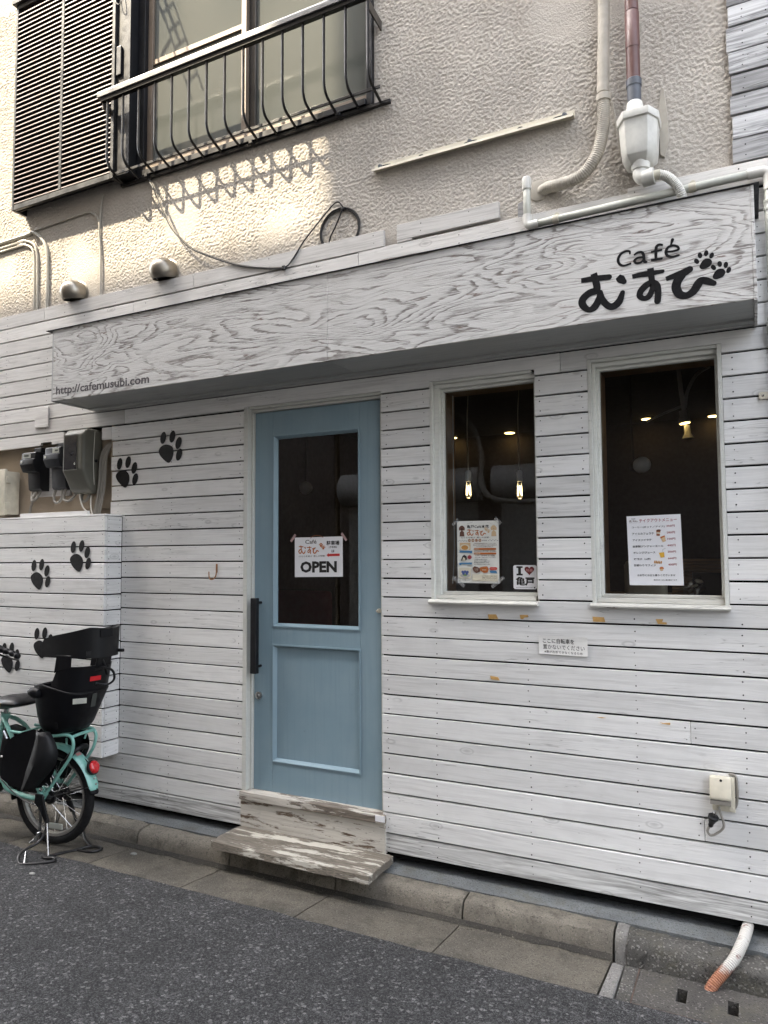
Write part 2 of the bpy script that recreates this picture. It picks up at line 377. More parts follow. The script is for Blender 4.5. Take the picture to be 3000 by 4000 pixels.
MT['gutter'] = concrete_mat('gutter_concrete', (0.118, 0.105, 0.084), (0.072, 0.065, 0.054), 0.75, (0.20, 0.186, 0.160), 160, 0.6, 0.008, (0.036, 0.034, 0.027), gate=0.40)
MT['oldkerb'] = concrete_mat('exposed_aggregate', (0.085, 0.081, 0.074), (0.045, 0.043, 0.039), 0.6, (0.27, 0.258, 0.238), 88, 0.6, 0.014, gate=0.30)
MT['mortar'] = concrete_mat('pale_mortar', (0.185, 0.178, 0.168), (0.13, 0.125, 0.118), 0.4, stain=0.3)
MT['ledge'] = concrete_mat('grey_painted_ledge', (0.130, 0.138, 0.141), (0.095, 0.101, 0.103), 0.15, (0.3, 0.3, 0.3), 120, 0.45)
MT['cover'] = concrete_mat('drain_cover_concrete', (0.068, 0.063, 0.057), (0.044, 0.041, 0.038), 0.55, (0.21, 0.198, 0.18), 110, 0.5)
MT['dirt'] = concrete_mat('gutter_dirt', (0.040, 0.036, 0.030), (0.026, 0.024, 0.021), 0.35, (0.22, 0.2, 0.18), 200, 0.2)
MT['foundation'] = plain('dark_foundation', (0.008, 0.008, 0.008), 0.95, 0.0, 0.1, 5, 0.0, 0.0)
MT['edge_steel'] = plain('rusty_steel_edge', (0.075, 0.05, 0.038), 0.75, 0.1, 0.3, 30)

def door_mat():
    m = Mat('blue_grey_door_paint'); v = m.co((1, 1, 1), 3.0)
    brush = m.noise(m.co((70, 70, 2.2), 3.0), 1.0, 3, 0.6); big = m.noise(v, 3.2, 4, 0.6); smudge = m.noise(v, 11, 5, 0.65)
    c = m.mix((0.192, 0.278, 0.328), (0.222, 0.308, 0.355), m.step(big, 0.3, 0.7)); c = m.mix(c, (0.175, 0.256, 0.303), m.math('MULTIPLY', m.step(brush, 0.45, 0.75), 0.5))
    c = m.mix(c, (0.12, 0.165, 0.19), m.math('MULTIPLY', m.step(smudge, 0.66, 0.76), 0.55)); c = m.mix(c, (0.26, 0.33, 0.36), m.math('MULTIPLY', m.step(m.noise(v, 26, 4, 0.7), 0.69, 0.74), 0.5))
    return m.out(c, m.step(big, 0.3, 0.7, 0.40, 0.56), 0.0, m.bump(m.math('ADD', brush, m.math('MULTIPLY', smudge, 0.4)), 0.22, 0.002), 0.38)
MT['door'] = door_mat()
MT['doortrim'] = plank_mat('door_casing_paint', (0.60, 0.605, 0.565), (0.46, 0.465, 0.43), 0.4, crack=0.4)
MT['black'] = plain('matt_black_metal', (0.006, 0.0065, 0.008), 0.5, 0.0, 0.2, 20, 0.0, 0.3)
MT['rail'] = plain('black_railing', (0.006, 0.0055, 0.006), 0.38, 0.0, 0.2, 20, 0.0, 0.4)
MT['alu'] = plain('aluminium', (0.135, 0.135, 0.136), 0.42, 0.4, 0.15, 8)
MT['frame_dark'] = plain('dark_bronze_frame', (0.012, 0.0125, 0.015), 0.42, 0.3, 0.2, 9, 0.0, 0.4)
MT['slat'] = plain('brown_shutter_slat', (0.085, 0.056, 0.047), 0.45, 0.1, 0.12, 9, 0.0, 0.3)
MT['slat_back'] = plain('dark_shutter_back', (0.010, 0.008, 0.010), 0.6)
MT['shutter_frame'] = plain('bronze_shutter_frame', (0.048, 0.047, 0.045), 0.40, 0.5, 0.15, 7)
MT['sash'] = plain('sunlit_bronze_sash', (0.19, 0.148, 0.112), 0.45, 0.2, 0.12, 9)  # sunlit tone put into the colour of the front sash
MT['sash_dark'] = plain('shaded_bronze_sash', (0.09, 0.08, 0.07), 0.4, 0.5)  # same bronze darkened for the sash in shade; also on railing brackets
MT['steel'] = plain('brushed_steel', (0.30, 0.27, 0.225), 0.40, 0.9, 0.15, 12)
MT['chrome'] = plain('dull_chrome', (0.55, 0.55, 0.54), 0.25, 1.0, 0.1)
MT['pvc_white'] = plain('aged_white_pvc', (0.66, 0.65, 0.60), 0.42, 0.0, 0.22, 9, 0.05)
MT['pvc_grey'] = plain('ivory_pvc_pipe', (0.47, 0.475, 0.42), 0.40, 0.0, 0.25, 7, 0.05)
MT['pipe_brown'] = plain('brown_pvc', (0.115, 0.048, 0.040), 0.42, 0.0, 0.15, 7)
MT['pipe_blue'] = plain('dark_grey_pvc', (0.085, 0.095, 0.115), 0.45, 0.0, 0.35, 11)
MT['hose'] = plain('taped_hose', (0.42, 0.385, 0.325), 0.62, 0.0, 0.28, 6, 0.2)
MT['cond'] = plain('painted_conduit', (0.38, 0.36, 0.31), 0.6, 0.0, 0.15, 9)
MT['cable'] = plain('black_cable', (0.012, 0.012, 0.013), 0.38)
MT['cable_grey'] = plain('grey_cable', (0.21, 0.195, 0.17), 0.55)
MT['cable_white'] = plain('white_cable', (0.55, 0.53, 0.48), 0.5)
MT['ivory'] = plain('ivory_plastic', (0.56, 0.52, 0.42), 0.5, 0.0, 0.15)
MT['meterbox'] = plain('olive_grey_plastic', (0.115, 0.113, 0.094), 0.48, 0.0, 0.18, 6, 0.0, 0.35)
MT['metergrey'] = plain('dark_grey_plastic', (0.026, 0.028, 0.033), 0.5, 0.0, 0.12, 14, 0.0, 0.3)
MT['meterblack'] = plain('black_plastic', (0.006, 0.006, 0.007), 0.42, 0.0, 0.12, 14, 0.0, 0.3)
MT['lcd'] = flat('meter_dial', (0.36, 0.37, 0.33), 0.3)
MT['lcd_dark'] = flat('meter_digits', (0.05, 0.055, 0.05), 0.3)
MT['smoked'] = plain('smoked_glass', (0.02, 0.02, 0.022), 0.12, 0.0, 0.1)
MT['rust'] = plain('rusty_hook', (0.32, 0.15, 0.06), 0.7, 0.2, 0.4, 40)
MT['paint_black'] = plain('black_paint', (0.0065, 0.0065, 0.0075), 0.55, 0.0, 0.3, 25, 0.0, 0.2)
MT['sign_black'] = plain('brushed_black_paint', (0.008, 0.008, 0.009), 0.7, 0.0, 0.4, 60, 0.0, 0.12)
MT['url'] = plain('faded_black_paint', (0.06, 0.052, 0.058), 0.6, 0.0, 0.4, 60)
MT['paper'] = plain('paper', (0.72, 0.72, 0.74), 0.5, 0.0, 0.04, 4)
MT['paper_warm'] = plain('poster_paper', (0.70, 0.70, 0.655), 0.5, 0.0, 0.05, 4)
MT['note'] = plain('note_paper', (0.69, 0.68, 0.655), 0.6, 0.0, 0.07, 9)
for k, c in dict(ink=(0.02, 0.018, 0.018), ink_brown=(0.06, 0.045, 0.035), orange=(0.42, 0.13, 0.035), brown=(0.28, 0.11, 0.055), red=(0.52, 0.04, 0.035), wine=(0.30, 0.05, 0.06),
                 blue=(0.07, 0.20, 0.36), tan=(0.55, 0.40, 0.24), cream=(0.62, 0.58, 0.46), yellow=(0.70, 0.40, 0.05), darkbrown=(0.12, 0.055, 0.04), maroon=(0.14, 0.025, 0.025),
                 pasta=(0.48, 0.24, 0.07), green=(0.16, 0.26, 0.09), navy=(0.06, 0.09, 0.25), grey=(0.40, 0.40, 0.38), pink=(0.48, 0.24, 0.23)).items():
    MT['i_'+k] = flat('print_'+k, c)
MT['masking'] = plain('masking_tape', (0.50, 0.30, 0.10), 0.6, 0.0, 0.2, 30)
MT['tape_pink'] = plain('pink_tape', (0.36, 0.24, 0.235), 0.5)
def clear_tape():
    m = Mat('clear_tape'); tr = m.n('BsdfTransparent'); mx = m.n('MixShader'); mx.inputs[0].default_value = 0.30
    m.out((0.55, 0.55, 0.55), 0.35); m.l(tr.outputs[0], mx.inputs[1]); m.l(m.b.outputs[0], mx.inputs[2]); m.l(mx.outputs[0], m.o.inputs[0]); return m.m
MT['cleartape'] = clear_tape()
def glass(name, tint=(0.92, 0.94, 0.93), ior=1.5, rough=0.0, boost=1.0, dirt=0.0):
    m = Mat(name); tr = m.n('BsdfTransparent'); tr.inputs[0].default_value = (*tint, 1)
    gl = m.n('BsdfGlossy'); gl.inputs['Roughness'].default_value = rough; gl.inputs[0].default_value = (1, 1, 1, 1)
    fr = m.n('Fresnel'); fr.inputs[0].default_value = ior
    # a pane has two faces, so it reflects nearly twice
    k = m.math('MULTIPLY', fr.outputs[0], boost, clamp=True)
    mx = m.n('MixShader'); m.l(k, mx.inputs[0]); m.l(tr.outputs[0], mx.inputs[1]); m.l(gl.outputs[0], mx.inputs[2]); m.l(mx.outputs[0], m.o.inputs[0])
    return m.m
MT['glass'] = glass('window_glass', boost=1.7)
MT['glass_up'] = Mat('frosted_window_glass').out((0.092, 0.098, 0.090), 0.12, 0.0, None, 0.6)
MT['curtain'] = plain('pale_curtain', (0.58, 0.57, 0.52), 0.9, 0.0, 0.05, 3)
MT['in_wall'] = plain('dark_interior_wall', (0.045, 0.035, 0.032), 0.8)
MT['in_red'] = plain('brown_red_interior_wall', (0.10, 0.055, 0.042), 0.8)
MT['in_wood'] = plain('interior_wood', (0.30, 0.175, 0.085), 0.55, 0.0, 0.2, 8)
MT['in_ceil'] = plain('interior_ceiling', (0.10, 0.09, 0.08), 0.9)
MT['in_floor'] = plain('interior_floor', (0.08, 0.06, 0.045), 0.6)
MT['lampwhite'] = plain('white_enamel', (0.55, 0.55, 0.54), 0.4)
def emit(name, col, st):
    m = Mat(name); e = m.n('Emission'); e.inputs[0].default_value = (*col, 1); e.inputs[1].default_value = st; m.l(e.outputs[0], m.o.inputs[0]); return m.m
MT['glow'] = emit('warm_lamp_glow', (1.0, 0.66, 0.22), 1.5)
MT['filament'] = emit('filament_glow', (1.0, 0.72, 0.35), 1.1)
MT['mint'] = plain('mint_green_paint', (0.205, 0.46, 0.395), 0.33, 0.0, 0.10, 10, 0.0, 0.5, 0.4)
MT['tyre'] = plain('tyre_rubber', (0.010, 0.010, 0.0105), 0.8, 0.0, 0.25, 30, 0.5, 0.25)
MT['seatplastic'] = plain('black_seat_plastic', (0.0035, 0.0035, 0.005), 0.45, 0.0, 0.15, 10, 0.08, 0.22)
MT['guardplastic'] = plain('charcoal_guard_plastic', (0.0075, 0.0078, 0.0085), 0.5, 0.0, 0.10, 8, 0.1, 0.28)
MT['vinyl'] = plain('black_vinyl', (0.007, 0.007, 0.008), 0.36, 0.0, 0.15, 14, 0.0, 0.35)
MT['rim'] = plain('alloy_rim', (0.42, 0.405, 0.375), 0.38, 0.8, 0.15)
MT['redlens'] = plain('red_lens', (0.55, 0.012, 0.018), 0.15, 0.0, 0.1, 60, 0.2, 0.6, 0.5)
MT['redlabel'] = flat('red_label', (0.50, 0.015, 0.02))
MT['sticker'] = flat('silver_sticker', (0.50, 0.50, 0.44), 0.35)
MT['sponge'] = plain('torn_saddle_foam', (0.45, 0.32, 0.14), 0.9)
def hosemat():
    m = Mat('painted_corrugated_hose'); v = m.co((1, 1, 1))
    n_ = m.noise(v, 16, 5, 0.65); gr = m.n('SeparateXYZ'); m.l(v, gr.inputs[0])
    z = m.math('ADD', gr.outputs[2], m.math('MULTIPLY', n_, 0.09))
    c = m.mix((0.27, 0.115, 0.065), (0.44, 0.425, 0.395), m.step(z, 0.055, 0.085)); c = m.mix(c, (0.13, 0.04, 0.03), m.math('MULTIPLY', m.step(m.noise(v, 30, 4), 0.60, 0.68), 0.8))
    return m.out(c, 0.5)
MT['drainhose'] = hosemat()
MT['opp_brown'] = plain('brown_wall_opposite', (0.19, 0.165, 0.14), 0.85, 0.0, 0.15, 2)
MT['opp_beige'] = plain('beige_wall_opposite', (0.52, 0.42, 0.30), 0.85, 0.0, 0.12, 2)
MT['opp_grey'] = plain('grey_wall_opposite', (0.36, 0.36, 0.355), 0.85, 0.0, 0.12, 2)
MT['opp_shutter'] = plain('grey_roller_shutter', (0.33, 0.32, 0.30), 0.5, 0.2, 0.15, 3)
MT['opp_glass'] = plain('opposite_window', (0.03, 0.035, 0.04), 0.08, 0.0, 0.1, 2, 0, 0.8)
MT['pebble'] = plain('pale_pebble', (0.20, 0.20, 0.185), 0.8)
MT['stand'] = plain('stand_steel', (0.028, 0.027, 0.027), 0.4, 0.4, 0.4, 30)
# ------------------------------------------------------------------ ground, road, gutter, kerb
def struct(o): o['kind'] = 'structure'; return o
struct(mesh('ground', [(-90, -90, -0.06), (90, -90, -0.06), (90, 90, -0.06), (-90, 90, -0.06)], [(0, 1, 2, 3)], MT['asphalt'], org=(0, 0, -0.06)))
nx, ny = 90, 36
rv = []; rf = []
for j in range(ny+1):
    for i in range(nx+1):
        x = -9 + 13*i/nx; y = -0.50 - 4.0*(j/ny)**1.25
        camber = 0.045*math.sin(min(1, (-0.5-y)/3.6)*math.pi)
        edge = 0.006*mnoise.noise((x*6, 0, 0)) if j == 0 else 0
        rv.append((x, y+edge+ (0.012*mnoise.noise((x*17, 3, 0)) if j == 0 else 0), 0.020 + camber + 0.006*mnoise.noise((x*1.7, y*1.7, 0)) + 0.002*mnoise.noise((x*9, y*9, 4))))
for j in range(ny):
    for i in range(nx): a = j*(nx+1)+i; rf.append((a, a+nx+1, a+nx+2, a+1))
struct(mesh('road', rv, rf, MT['asphalt'], org=(0, 0, 0), smooth=True))
struct(mesh('cross_street', [(4, -30, 0.02), (30, -30, 0.02), (30, 12, 0.02), (4, 12, 0.02)], [(0, 1, 2, 3)], MT['asphalt'], org=(0, 0, 0)))
struct(mesh('road_west', [(-60, -4.5, 0.02), (-9, -4.5, 0.02), (-9, -0.5, 0.02), (-60, -0.5, 0.02)], [(0, 1, 2, 3)], MT['asphalt'], org=(0, 0, 0)))

KY0, KY1, KZ = -0.172, -0.072, 0.082            # kerb front, back and top
kerb = struct(empty('kerb', (-2, -0.12, 0)))
def kerb_profile(seed, dz=0.0):
    r_ = random.Random(seed)
    pr = [(KY0-0.014, -0.05), (KY0-0.010, 0.0), (KY0-0.004, 0.035), (KY0+0.003, KZ-0.026), (KY0+0.013, KZ-0.010), (KY0+0.030, KZ-0.001), (KY1-0.01, KZ+0.002), (KY1, KZ-0.004), (KY1, -0.05)]
    return [(y+r_.uniform(-.002, .002), z+dz) for y, z in pr]
def kerb_stone(x0, x1, mat, seed, name='kerb_stone', parent=None, rough=0.002, nseg=10, dz=0.0, dy=0.0):
    pr = kerb_profile(seed, dz); v = []; f = []; m = len(pr)
    for i in range(nseg+1):
        x = x0 + (x1-x0)*i/nseg; e = 0.005 if i in (0, nseg) else 0.0015 if i in (1, nseg-1) else 0.0
        for k, (y, z) in enumerate(pr):
            q = rough*(mnoise.noise((x*9+seed, y*30, z*30))+0.55*mnoise.noise((x*38+seed, y*60, z*60))) * (1 if k not in (0, 8) else 0)
            v.append((x, y+dy+q+(e if k in (1, 2, 3, 4) else 0), z+q*0.8-(e*0.8 if k in (4, 5, 6) else 0)))
    for i in range(nseg):
        for k in range(m-1): f.append((i*m+k, (i+1)*m+k, (i+1)*m+k+1, i*m+k+1))
    f.append(tuple(range(m))); f.append(tuple(nseg*m+k for k in range(m-1, -1, -1)))
    return mesh(name, v, f, mat, parent, smooth=True)
kx = [-8.59, -7.97, -7.35, -6.73, -6.11, -5.49, -4.86, -4.25, -3.655, -3.035, -2.41, -1.79, -1.160, -0.535]
for i in range(len(kx)-1):
    kerb_stone(kx[i]+0.004, kx[i+1]-0.004, MT['kerb'], i+1, parent=kerb, rough=0.0055, nseg=40)
mj = kerb_stone(-0.530, -0.484, MT['mortar'], 21, 'mortar_joint', kerb, 0.004, 4, dz=0.003, dy=0.003)
# the older kerb: worn, stones showing
ov = []; of = []
pr = kerb_profile(33); m_ = len(pr); ns = 60
for i in range(ns+1):
    x = -0.482 + 1.6*i/ns; tw = -0.045*max(0, (x+0.48))
    for k, (y, z) in enumerate(pr):
        q = 0.010*mnoise.noise((x*22, y*40, z*40)) + 0.008*mnoise.noise((x*60, y*90, z*90)) if k not in (0, m_-1) else 0
        ov.append((x, y+tw+q-0.006, z+q*0.7-0.004))
for i in range(ns):
    for k in range(m_-1): of.append((i*m_+k, (i+1)*m_+k, (i+1)*m_+k+1, i*m_+k+1))
of.append(tuple(range(m_))); of.append(tuple(ns*m_+k for k in range(m_-1, -1, -1)))
old = mesh('worn_kerb_stone', ov, of, MT['oldkerb'], kerb, smooth=True); old['label'] = 'old kerb with pale aggregate stones showing'

gutter = struct(empty('gutter', (-2, -0.35, 0)))
gx = [-8.62, -8.0, -7.38, -6.76, -6.14, -5.52, -4.90, -4.27, -3.66, -3.045, -2.435, -1.80, -1.162, -0.537]
for i in range(len(gx)-1):
    a, b = gx[i]+0.003, gx[i+1]-0.003
    v = []; f = []; n = 8; pr = [(-0.186, -0.05), (-0.186, -0.006), (-0.23, -0.007), (-0.30, -0.001), (-0.40, 0.010), (-0.50, 0.0185), (-0.525, 0.017), (-0.53, -0.05)]; m = len(pr)
    for q in range(n+1):
        x = a+(b-a)*q/n
        for k, (y, z) in enumerate(pr): v.append((x, y + (0.006*mnoise.noise((x*13, 7, 1)) if k in (5, 6) else 0), z+(0.0012*mnoise.noise((x*14, y*14, 9)) if k else 0)))
    for q in range(n):
        for k in range(m-1): f.append((q*m+k, (q+1)*m+k, (q+1)*m+k+1, q*m+k+1))
    f.append(tuple(range(m))); f.append(tuple(n*m+k for k in range(m-1, -1, -1)))
    mesh('gutter_slab', v, f, MT['gutter'], gutter, smooth=True)
# mortar strip and aggregate surround of the drain, at the right
mesh('mortar_strip', [(-0.532, -0.22, -0.002), (-0.488, -0.225, -0.002), (-0.486, -0.515, 0.021), (-0.533, -0.52, 0.021), (-0.532, -0.22, -0.06), (-0.488, -0.225, -0.06), (-0.486, -0.515, -0.06), (-0.533, -0.52, -0.06)],
     [(0, 1, 2, 3), (4, 7, 6, 5), (0, 4, 5, 1), (1, 5, 6, 2), (2, 6, 7, 3), (3, 7, 4, 0)], MT['mortar'], gutter, bevel=0.003)
for nm, bx in (('drain_surround', (-0.482, -0.432, -0.56, -0.235, -0.06, 0.006)), ('drain_surround', (-0.431, 1.2, -0.56, -0.472, -0.06, 0.008))):
    box(nm, bx, MT['oldkerb'], gutter, 0.003)
box('drain_pit', (-0.44, 1.2, -0.475, -0.19, -0.35, -0.20), MT['foundation'], gutter)
# dust along the foot of the kerb
dv = []; df = []
for i in range(161):
    x = -8.5+7.96*i/160; w = 0.018+0.022*abs(mnoise.noise((x*4, 0, 5)))+0.010*mnoise.noise((x*21, 0, 2))
    dv += [(x, -0.182, 0.008), (x, -0.186-w*0.5, 0.001), (x, -0.186-w, -0.004)]
for i in range(160): df += [(i*3, i*3+3, i*3+4, i*3+1), (i*3+1, i*3+4, i*3+5, i*3+2)]
dust = mesh('gutter_dirt', dv, df, MT['dirt'], org=(-3, -0.2, 0)); dust['kind'] = 'stuff'; dust['label'] = 'dark grit gathered along the foot of the kerb'; dust['category'] = 'dirt'
# loose grit (too many to count)
gb = MB(); rg = random.Random(5)
for i in range(900):
    x = rg.uniform(-5.0, 0.3); 
    if rg.random() < 0.6: y = -0.19-abs(rg.gauss(0, 0.035)); z = -0.004
    else: y = -0.52-abs(rg.gauss(0, 0.03)); z = 0.019
    if x > -0.5 and y > -0.45: continue
    s = rg.uniform(0.0015, 0.0045); 
    v = [(x+s*rg.uniform(.6, 1.3)*a, y+s*rg.uniform(.6, 1.3)*b, z+s*c) for a, b, c in ((1, 0, 0), (0, 1, 0), (-1, 0, 0), (0, -1, 0), (0, 0, 1), (0, 0, -1))]
    gb.add(v, [(0, 1, 4), (1, 2, 4), (2, 3, 4), (3, 0, 4), (1, 0, 5), (2, 1, 5), (3, 2, 5), (0, 3, 5)])
grit = gb.build('loose_grit', MT['kerb'], org=(-2, -0.3, 0)); grit['kind'] = 'stuff'; grit['label'] = 'loose grit lying in the gutter and along the asphalt edge'; grit['category'] = 'grit'

lv = []; lf = []; n = 60
for i in range(n+1):
    x = -8.6+10.0*i/n; b = 0.004*mnoise.noise((x*3, 1, 1)); e = 0.010*mnoise.noise((x*8, 4, 1)) + (-0.045*max(0, x+0.48))
    lv += [(x, KY1-0.002+e*0.4, 0.05), (x, KY1-0.002+e*0.4, 0.086+b*0.5), (x, -0.03, 0.090+b), (x, 0.09, 0.098)]
for i in range(n):
    for k in range(3): lf.append((i*4+k, (i+1)*4+k, (i+1)*4+k+1, i*4+k+1))
struct(mesh('concrete_ledge', lv, lf, MT['ledge'], org=(0, 0, 0), smooth=True))

# ------------------------------------------------------------------ the cafe building
bld = thing('cafe_building', (-2, 1.5, 0), 'two-storey cafe clad in white boards below and rough beige stucco above', 'building')
GAP = 0.0038
prnd = random.Random(11)
nails = MB()
def nail(x, z, y=0.0, r=0.0031, axis='y'):
    r = r*0.85*prnd.uniform(0.8, 1.35); dx = prnd.uniform(-.004, .004); dz = prnd.uniform(-.006, .006)
    if axis == 'y': v, f = disc((x+dx, y-0.0009, z+dz), r, (0, -1, 0), 6)
    else: v, f = disc((y+0.0009, x+dx*.5, z+dz), r, (1, 0, 0), 6)
    nails.add(v, f)
def plank(poly, mat='plank', y0=0.0, th=0.018, parent=None):
    d = prnd.uniform(-0.0012, 0.0012)
    return prism('plank', poly, y0+d, y0+th, MT[mat], parent or bld, bevel=0.0016)
def row(x0, x1, z0, z1, mat='plank', y0=0.0, studs=(), gap=GAP):
    sl = prnd.uniform(-0.0010, 0.0010); sr_ = prnd.uniform(-0.0010, 0.0010)
    o = plank([(x0, z0+gap+sl), (x1, z0+gap+sr_), (x1, z1-gap+sr_*.5), (x0, z1-gap+sl*.5)], mat, y0)
    for s in studs:
        if x0+0.01 < s < x1-0.01:
            nail(s, z0+(z1-z0)*0.27, y0-0.0012); nail(s, z0+(z1-z0)*0.73, y0-0.0012)
    return o
def notched(x0, x1, z0, z1, cuts, mat='plank', top=False):
    """a board with openings cut out of its lower (or upper) edge"""
    g = GAP
    if top:
        p = [(x0, z0+g), (x1, z0+g), (x1, z1-g)]
        for a, b, z in sorted(cuts, reverse=True): p += [(b, z1-g), (b, z), (a, z), (a, z1-g)]
        p += [(x0, z1-g)]
    else:
        p = [(x0, z0+g)]
        for a, b, z in sorted(cuts): p += [(a, z0+g), (a, z), (b, z), (b, z0+g)]
        p += [(x1, z0+g), (x1, z1-g), (x0, z1-g)]
    return plank(p, mat)
RZ = [.145, .235, .331, .424, .517, .608, .702, .796, .888, .984, 1.076, 1.169, 1.263, 1.356, 1.446, 1.538, 1.630, 1.720, 1.811, 1.901, 1.992, 2.083, 2.174, 2.265, 2.359, 2.452, 2.546, 2.638, 2.732, 2.825, 2.917, 3.012, 3.103, 3.195]
LZ = [.135, .226, .319, .411, .503, .595, .689, .780, .871, .963, 1.060, 1.160, 1.258, 1.348, 1.439, 1.532, 1.623, 1.714, 1.806, 1.897, 1.988, 2.079, 2.170, 2.263, 2.356]
DX0, DX1 = -2.466, -1.626                      # door opening
W1, W2 = (-1.363, -0.852), (-0.618, -0.088)    # window openings
XR = 0.95
st_r = (-1.592, -1.34, -0.90, -0.45, -0.05, 0.42)
for k in range(12):
    mat = 'plank_low' if k == 0 else 'plank'
    cut = {7: -0.245, 3: -0.205, 9: -1.05}.get(k)
    if cut is not None and k != 9:
        row(DX1, cut-0.0008, RZ[k], RZ[k+1], mat, studs=st_r+(cut-0.018,)); row(cut+0.0008, XR, RZ[k], RZ[k+1], mat, studs=st_r+(cut+0.018,))
    else: row(DX1, XR, RZ[k], RZ[k+1], mat, studs=st_r)
notched(DX1, XR, RZ[12], RZ[13], [(W1[0], W1[1], 1.331), (W2[0], W2[1], 1.331)], top=True)
for s in st_r: nail(s, 1.285); 
for k in range(13, 24):
    row(DX1, W1[0], RZ[k], RZ[k+1], studs=(-1.592, -1.395)); row(W1[1], W2[0], RZ[k], RZ[k+1], studs=(-0.828, -0.643)); row(W2[1], XR, RZ[k], RZ[k+1], studs=(-0.052, 0.42))
notched(-3.36, -0.736, RZ[24], RZ[25], [(DX0, DX1, 2.374), (W1[0], W1[1], 2.390)]); notched(-0.734, XR, RZ[24], RZ[25], [(W2[0], W2[1], 2.402)])
row(-3.36, -1.0, RZ[25], RZ[26]); row(-0.999, XR, RZ[25], RZ[26])
st_l = (-3.33, -2.98, -2.49)
for k in range(24):
    if k <= 3: row(-7.6, DX0, LZ[k], LZ[k+1], 'plank_low' if k < 1 else 'plank', studs=st_l)
    elif k < 18: row(-3.365+0.001, DX0, LZ[k], LZ[k+1], studs=st_l)
    elif k < 23: row(-3.464, DX0, LZ[k], LZ[k+1], studs=(-3.40, -2.98, -2.49))
    else: row(-3.464, DX0, LZ[k], LZ[k+1], studs=(-3.40, -2.98, -2.49)); row(-3.549, -3.4655, 2.275, 2.356, studs=(-3.475,))
# boards left of the sign, above the meters
st_u = (-4.45, -4.05, -3.72)
plank([(-7.6, 2.268), (-4.10, 2.282), (-4.10, 2.30), (-3.997, 2.30), (-3.997, 2.282), (-3.885, 2.288), (-3.885, 2.356), (-7.6, 2.356)], 'plank_up')
for k in range(24, 31): row(-7.6, -3.361 if k < 26 else -3.60, RZ[k], RZ[k+1], 'plank_up', studs=st_u)
row(-7.6, -4.092, RZ[32], RZ[33], 'plank_up', studs=st_u); row(-4.090, -2.835, RZ[32], RZ[33], 'plank_up', studs=(-3.9, -3.45)); row(-2.833, -1.603, RZ[32], RZ[33], 'plank_up', studs=(-2.3, -1.66))
row(-7.6, -3.302, RZ[31], RZ[32], 'plank_up', studs=st_u); row(-3.300, -1.75, RZ[31], RZ[32], 'plank_up', studs=(-3.2, -2.6, -2.0)); row(-1.748, -0.30, RZ[31], 3.108, 'plank_up', studs=(-1.5, -1.2))
row(-1.531, -1.002, 3.117, 3.204, 'plank_up', studs=(-1.4, -1.15)); plank([(-1.531, 3.108), (-1.45, 3.112), (-1.45, 3.20), (-1.531, 3.185)], 'plank_up', y0=0.0005)
plank([(-0.915, 3.03), (-0.868, 3.03), (-0.868, 3.185), (-0.915, 3.17)], 'plank_bare', y0=0.004)
# board behind the white pipe, and the grey boarding at the top right
row(-0.43, XR, 3.022, 3.128, 'plank_up', studs=(-0.40, 0.0, 0.3))
TZ = [3.129, 3.230, 3.331, 3.416, 3.502, 3.599, 3.707, 3.795, 3.89, 3.99, 4.09, 4.19, 4.29, 4.39, 4.49, 4.59, 4.69, 4.79, 4.89]
for k in range(len(TZ)-1):
    row(-0.022+prnd.uniform(-.008, .006), XR, TZ[k], TZ[k+1], ('plank_grey', 'plank_bare')[(k*7+1) % 5 in (0, 2)] if k else 'plank_bare', y0=-0.002+0.004*(k % 2), studs=(0.03, 0.12, 0.45))
for k in range(26, 31): row(0.048, XR, RZ[k], RZ[k+1], studs=(0.06, 0.42))
row(0.048, XR, RZ[31], 3.022, studs=()) if RZ[31] < 3.01 else None
# timber boxing at the lower left
BY = -0.128
BZ = [.407, .499, .592, .688, .780, .871, .963, 1.066, 1.159, 1.250, 1.341, 1.433, 1.527, 1.621, 1.711, 1.802]
for k in range(len(BZ)-1):
    row(-7.6, -3.3665, BZ[k], BZ[k+1], y0=BY, studs=(-4.30, -3.99, -3.70, -3.385))
    d = prnd.uniform(-.001, .001); v, f = boxvf(-3.383, -3.365+d, BY+0.0185, -0.0005, BZ[k]+GAP, BZ[k+1]-GAP)
    mesh('plank', v, f, MT['plank_y'], bld, bevel=0.0016)
    for y_ in (-0.10, -0.02): nail(y_, BZ[k]+0.025, -3.3645, axis='x'); nail(y_, BZ[k]+0.065, -3.3645, axis='x')
box('boxing_top', (-7.6, -3.366, BY+0.001, 0.085, 1.802, 1.812), MT['plank'], bld, 0.001)
box('boxing_back', (-7.6, -3.384, -0.10, -0.02, 0.43, 1.80), MT['foundation'], bld)
# dark felt behind the boards, with holes for door, windows and meter recess
fb = MB()
for b in ((-7.6, -3.40, .12, 1.80), (-3.40, DX0-.0, .12, 2.26), (-3.40, DX0, 2.26, 3.0), (DX0, DX1, 2.376, 3.0), (DX1, W1[0], .12, 3.0), (W1[0], W1[1], .12, 1.33), (W1[0], W1[1], 2.402, 3.0), (W1[1], W2[0], .12, 3.0), (W2[0], W2[1], .12, 1.33), (W2[0], W2[1], 2.402, 3.0), (W2[1], XR, .12, 3.0), (-7.6, -3.40, 2.35, 3.0), (-7.6, -1.62, 3.0, 3.18), (-1.62, XR, 3.0, 3.10)):
    fb.add(*boxvf(b[0], b[1], 0.0195, 0.027, b[2], b[3]))
fb.build('wall_felt', MT['foundation'], bld)
nh = nails.build('nail_hole', MT['paint_black'], bld); nh['kind'] = 'stuff'
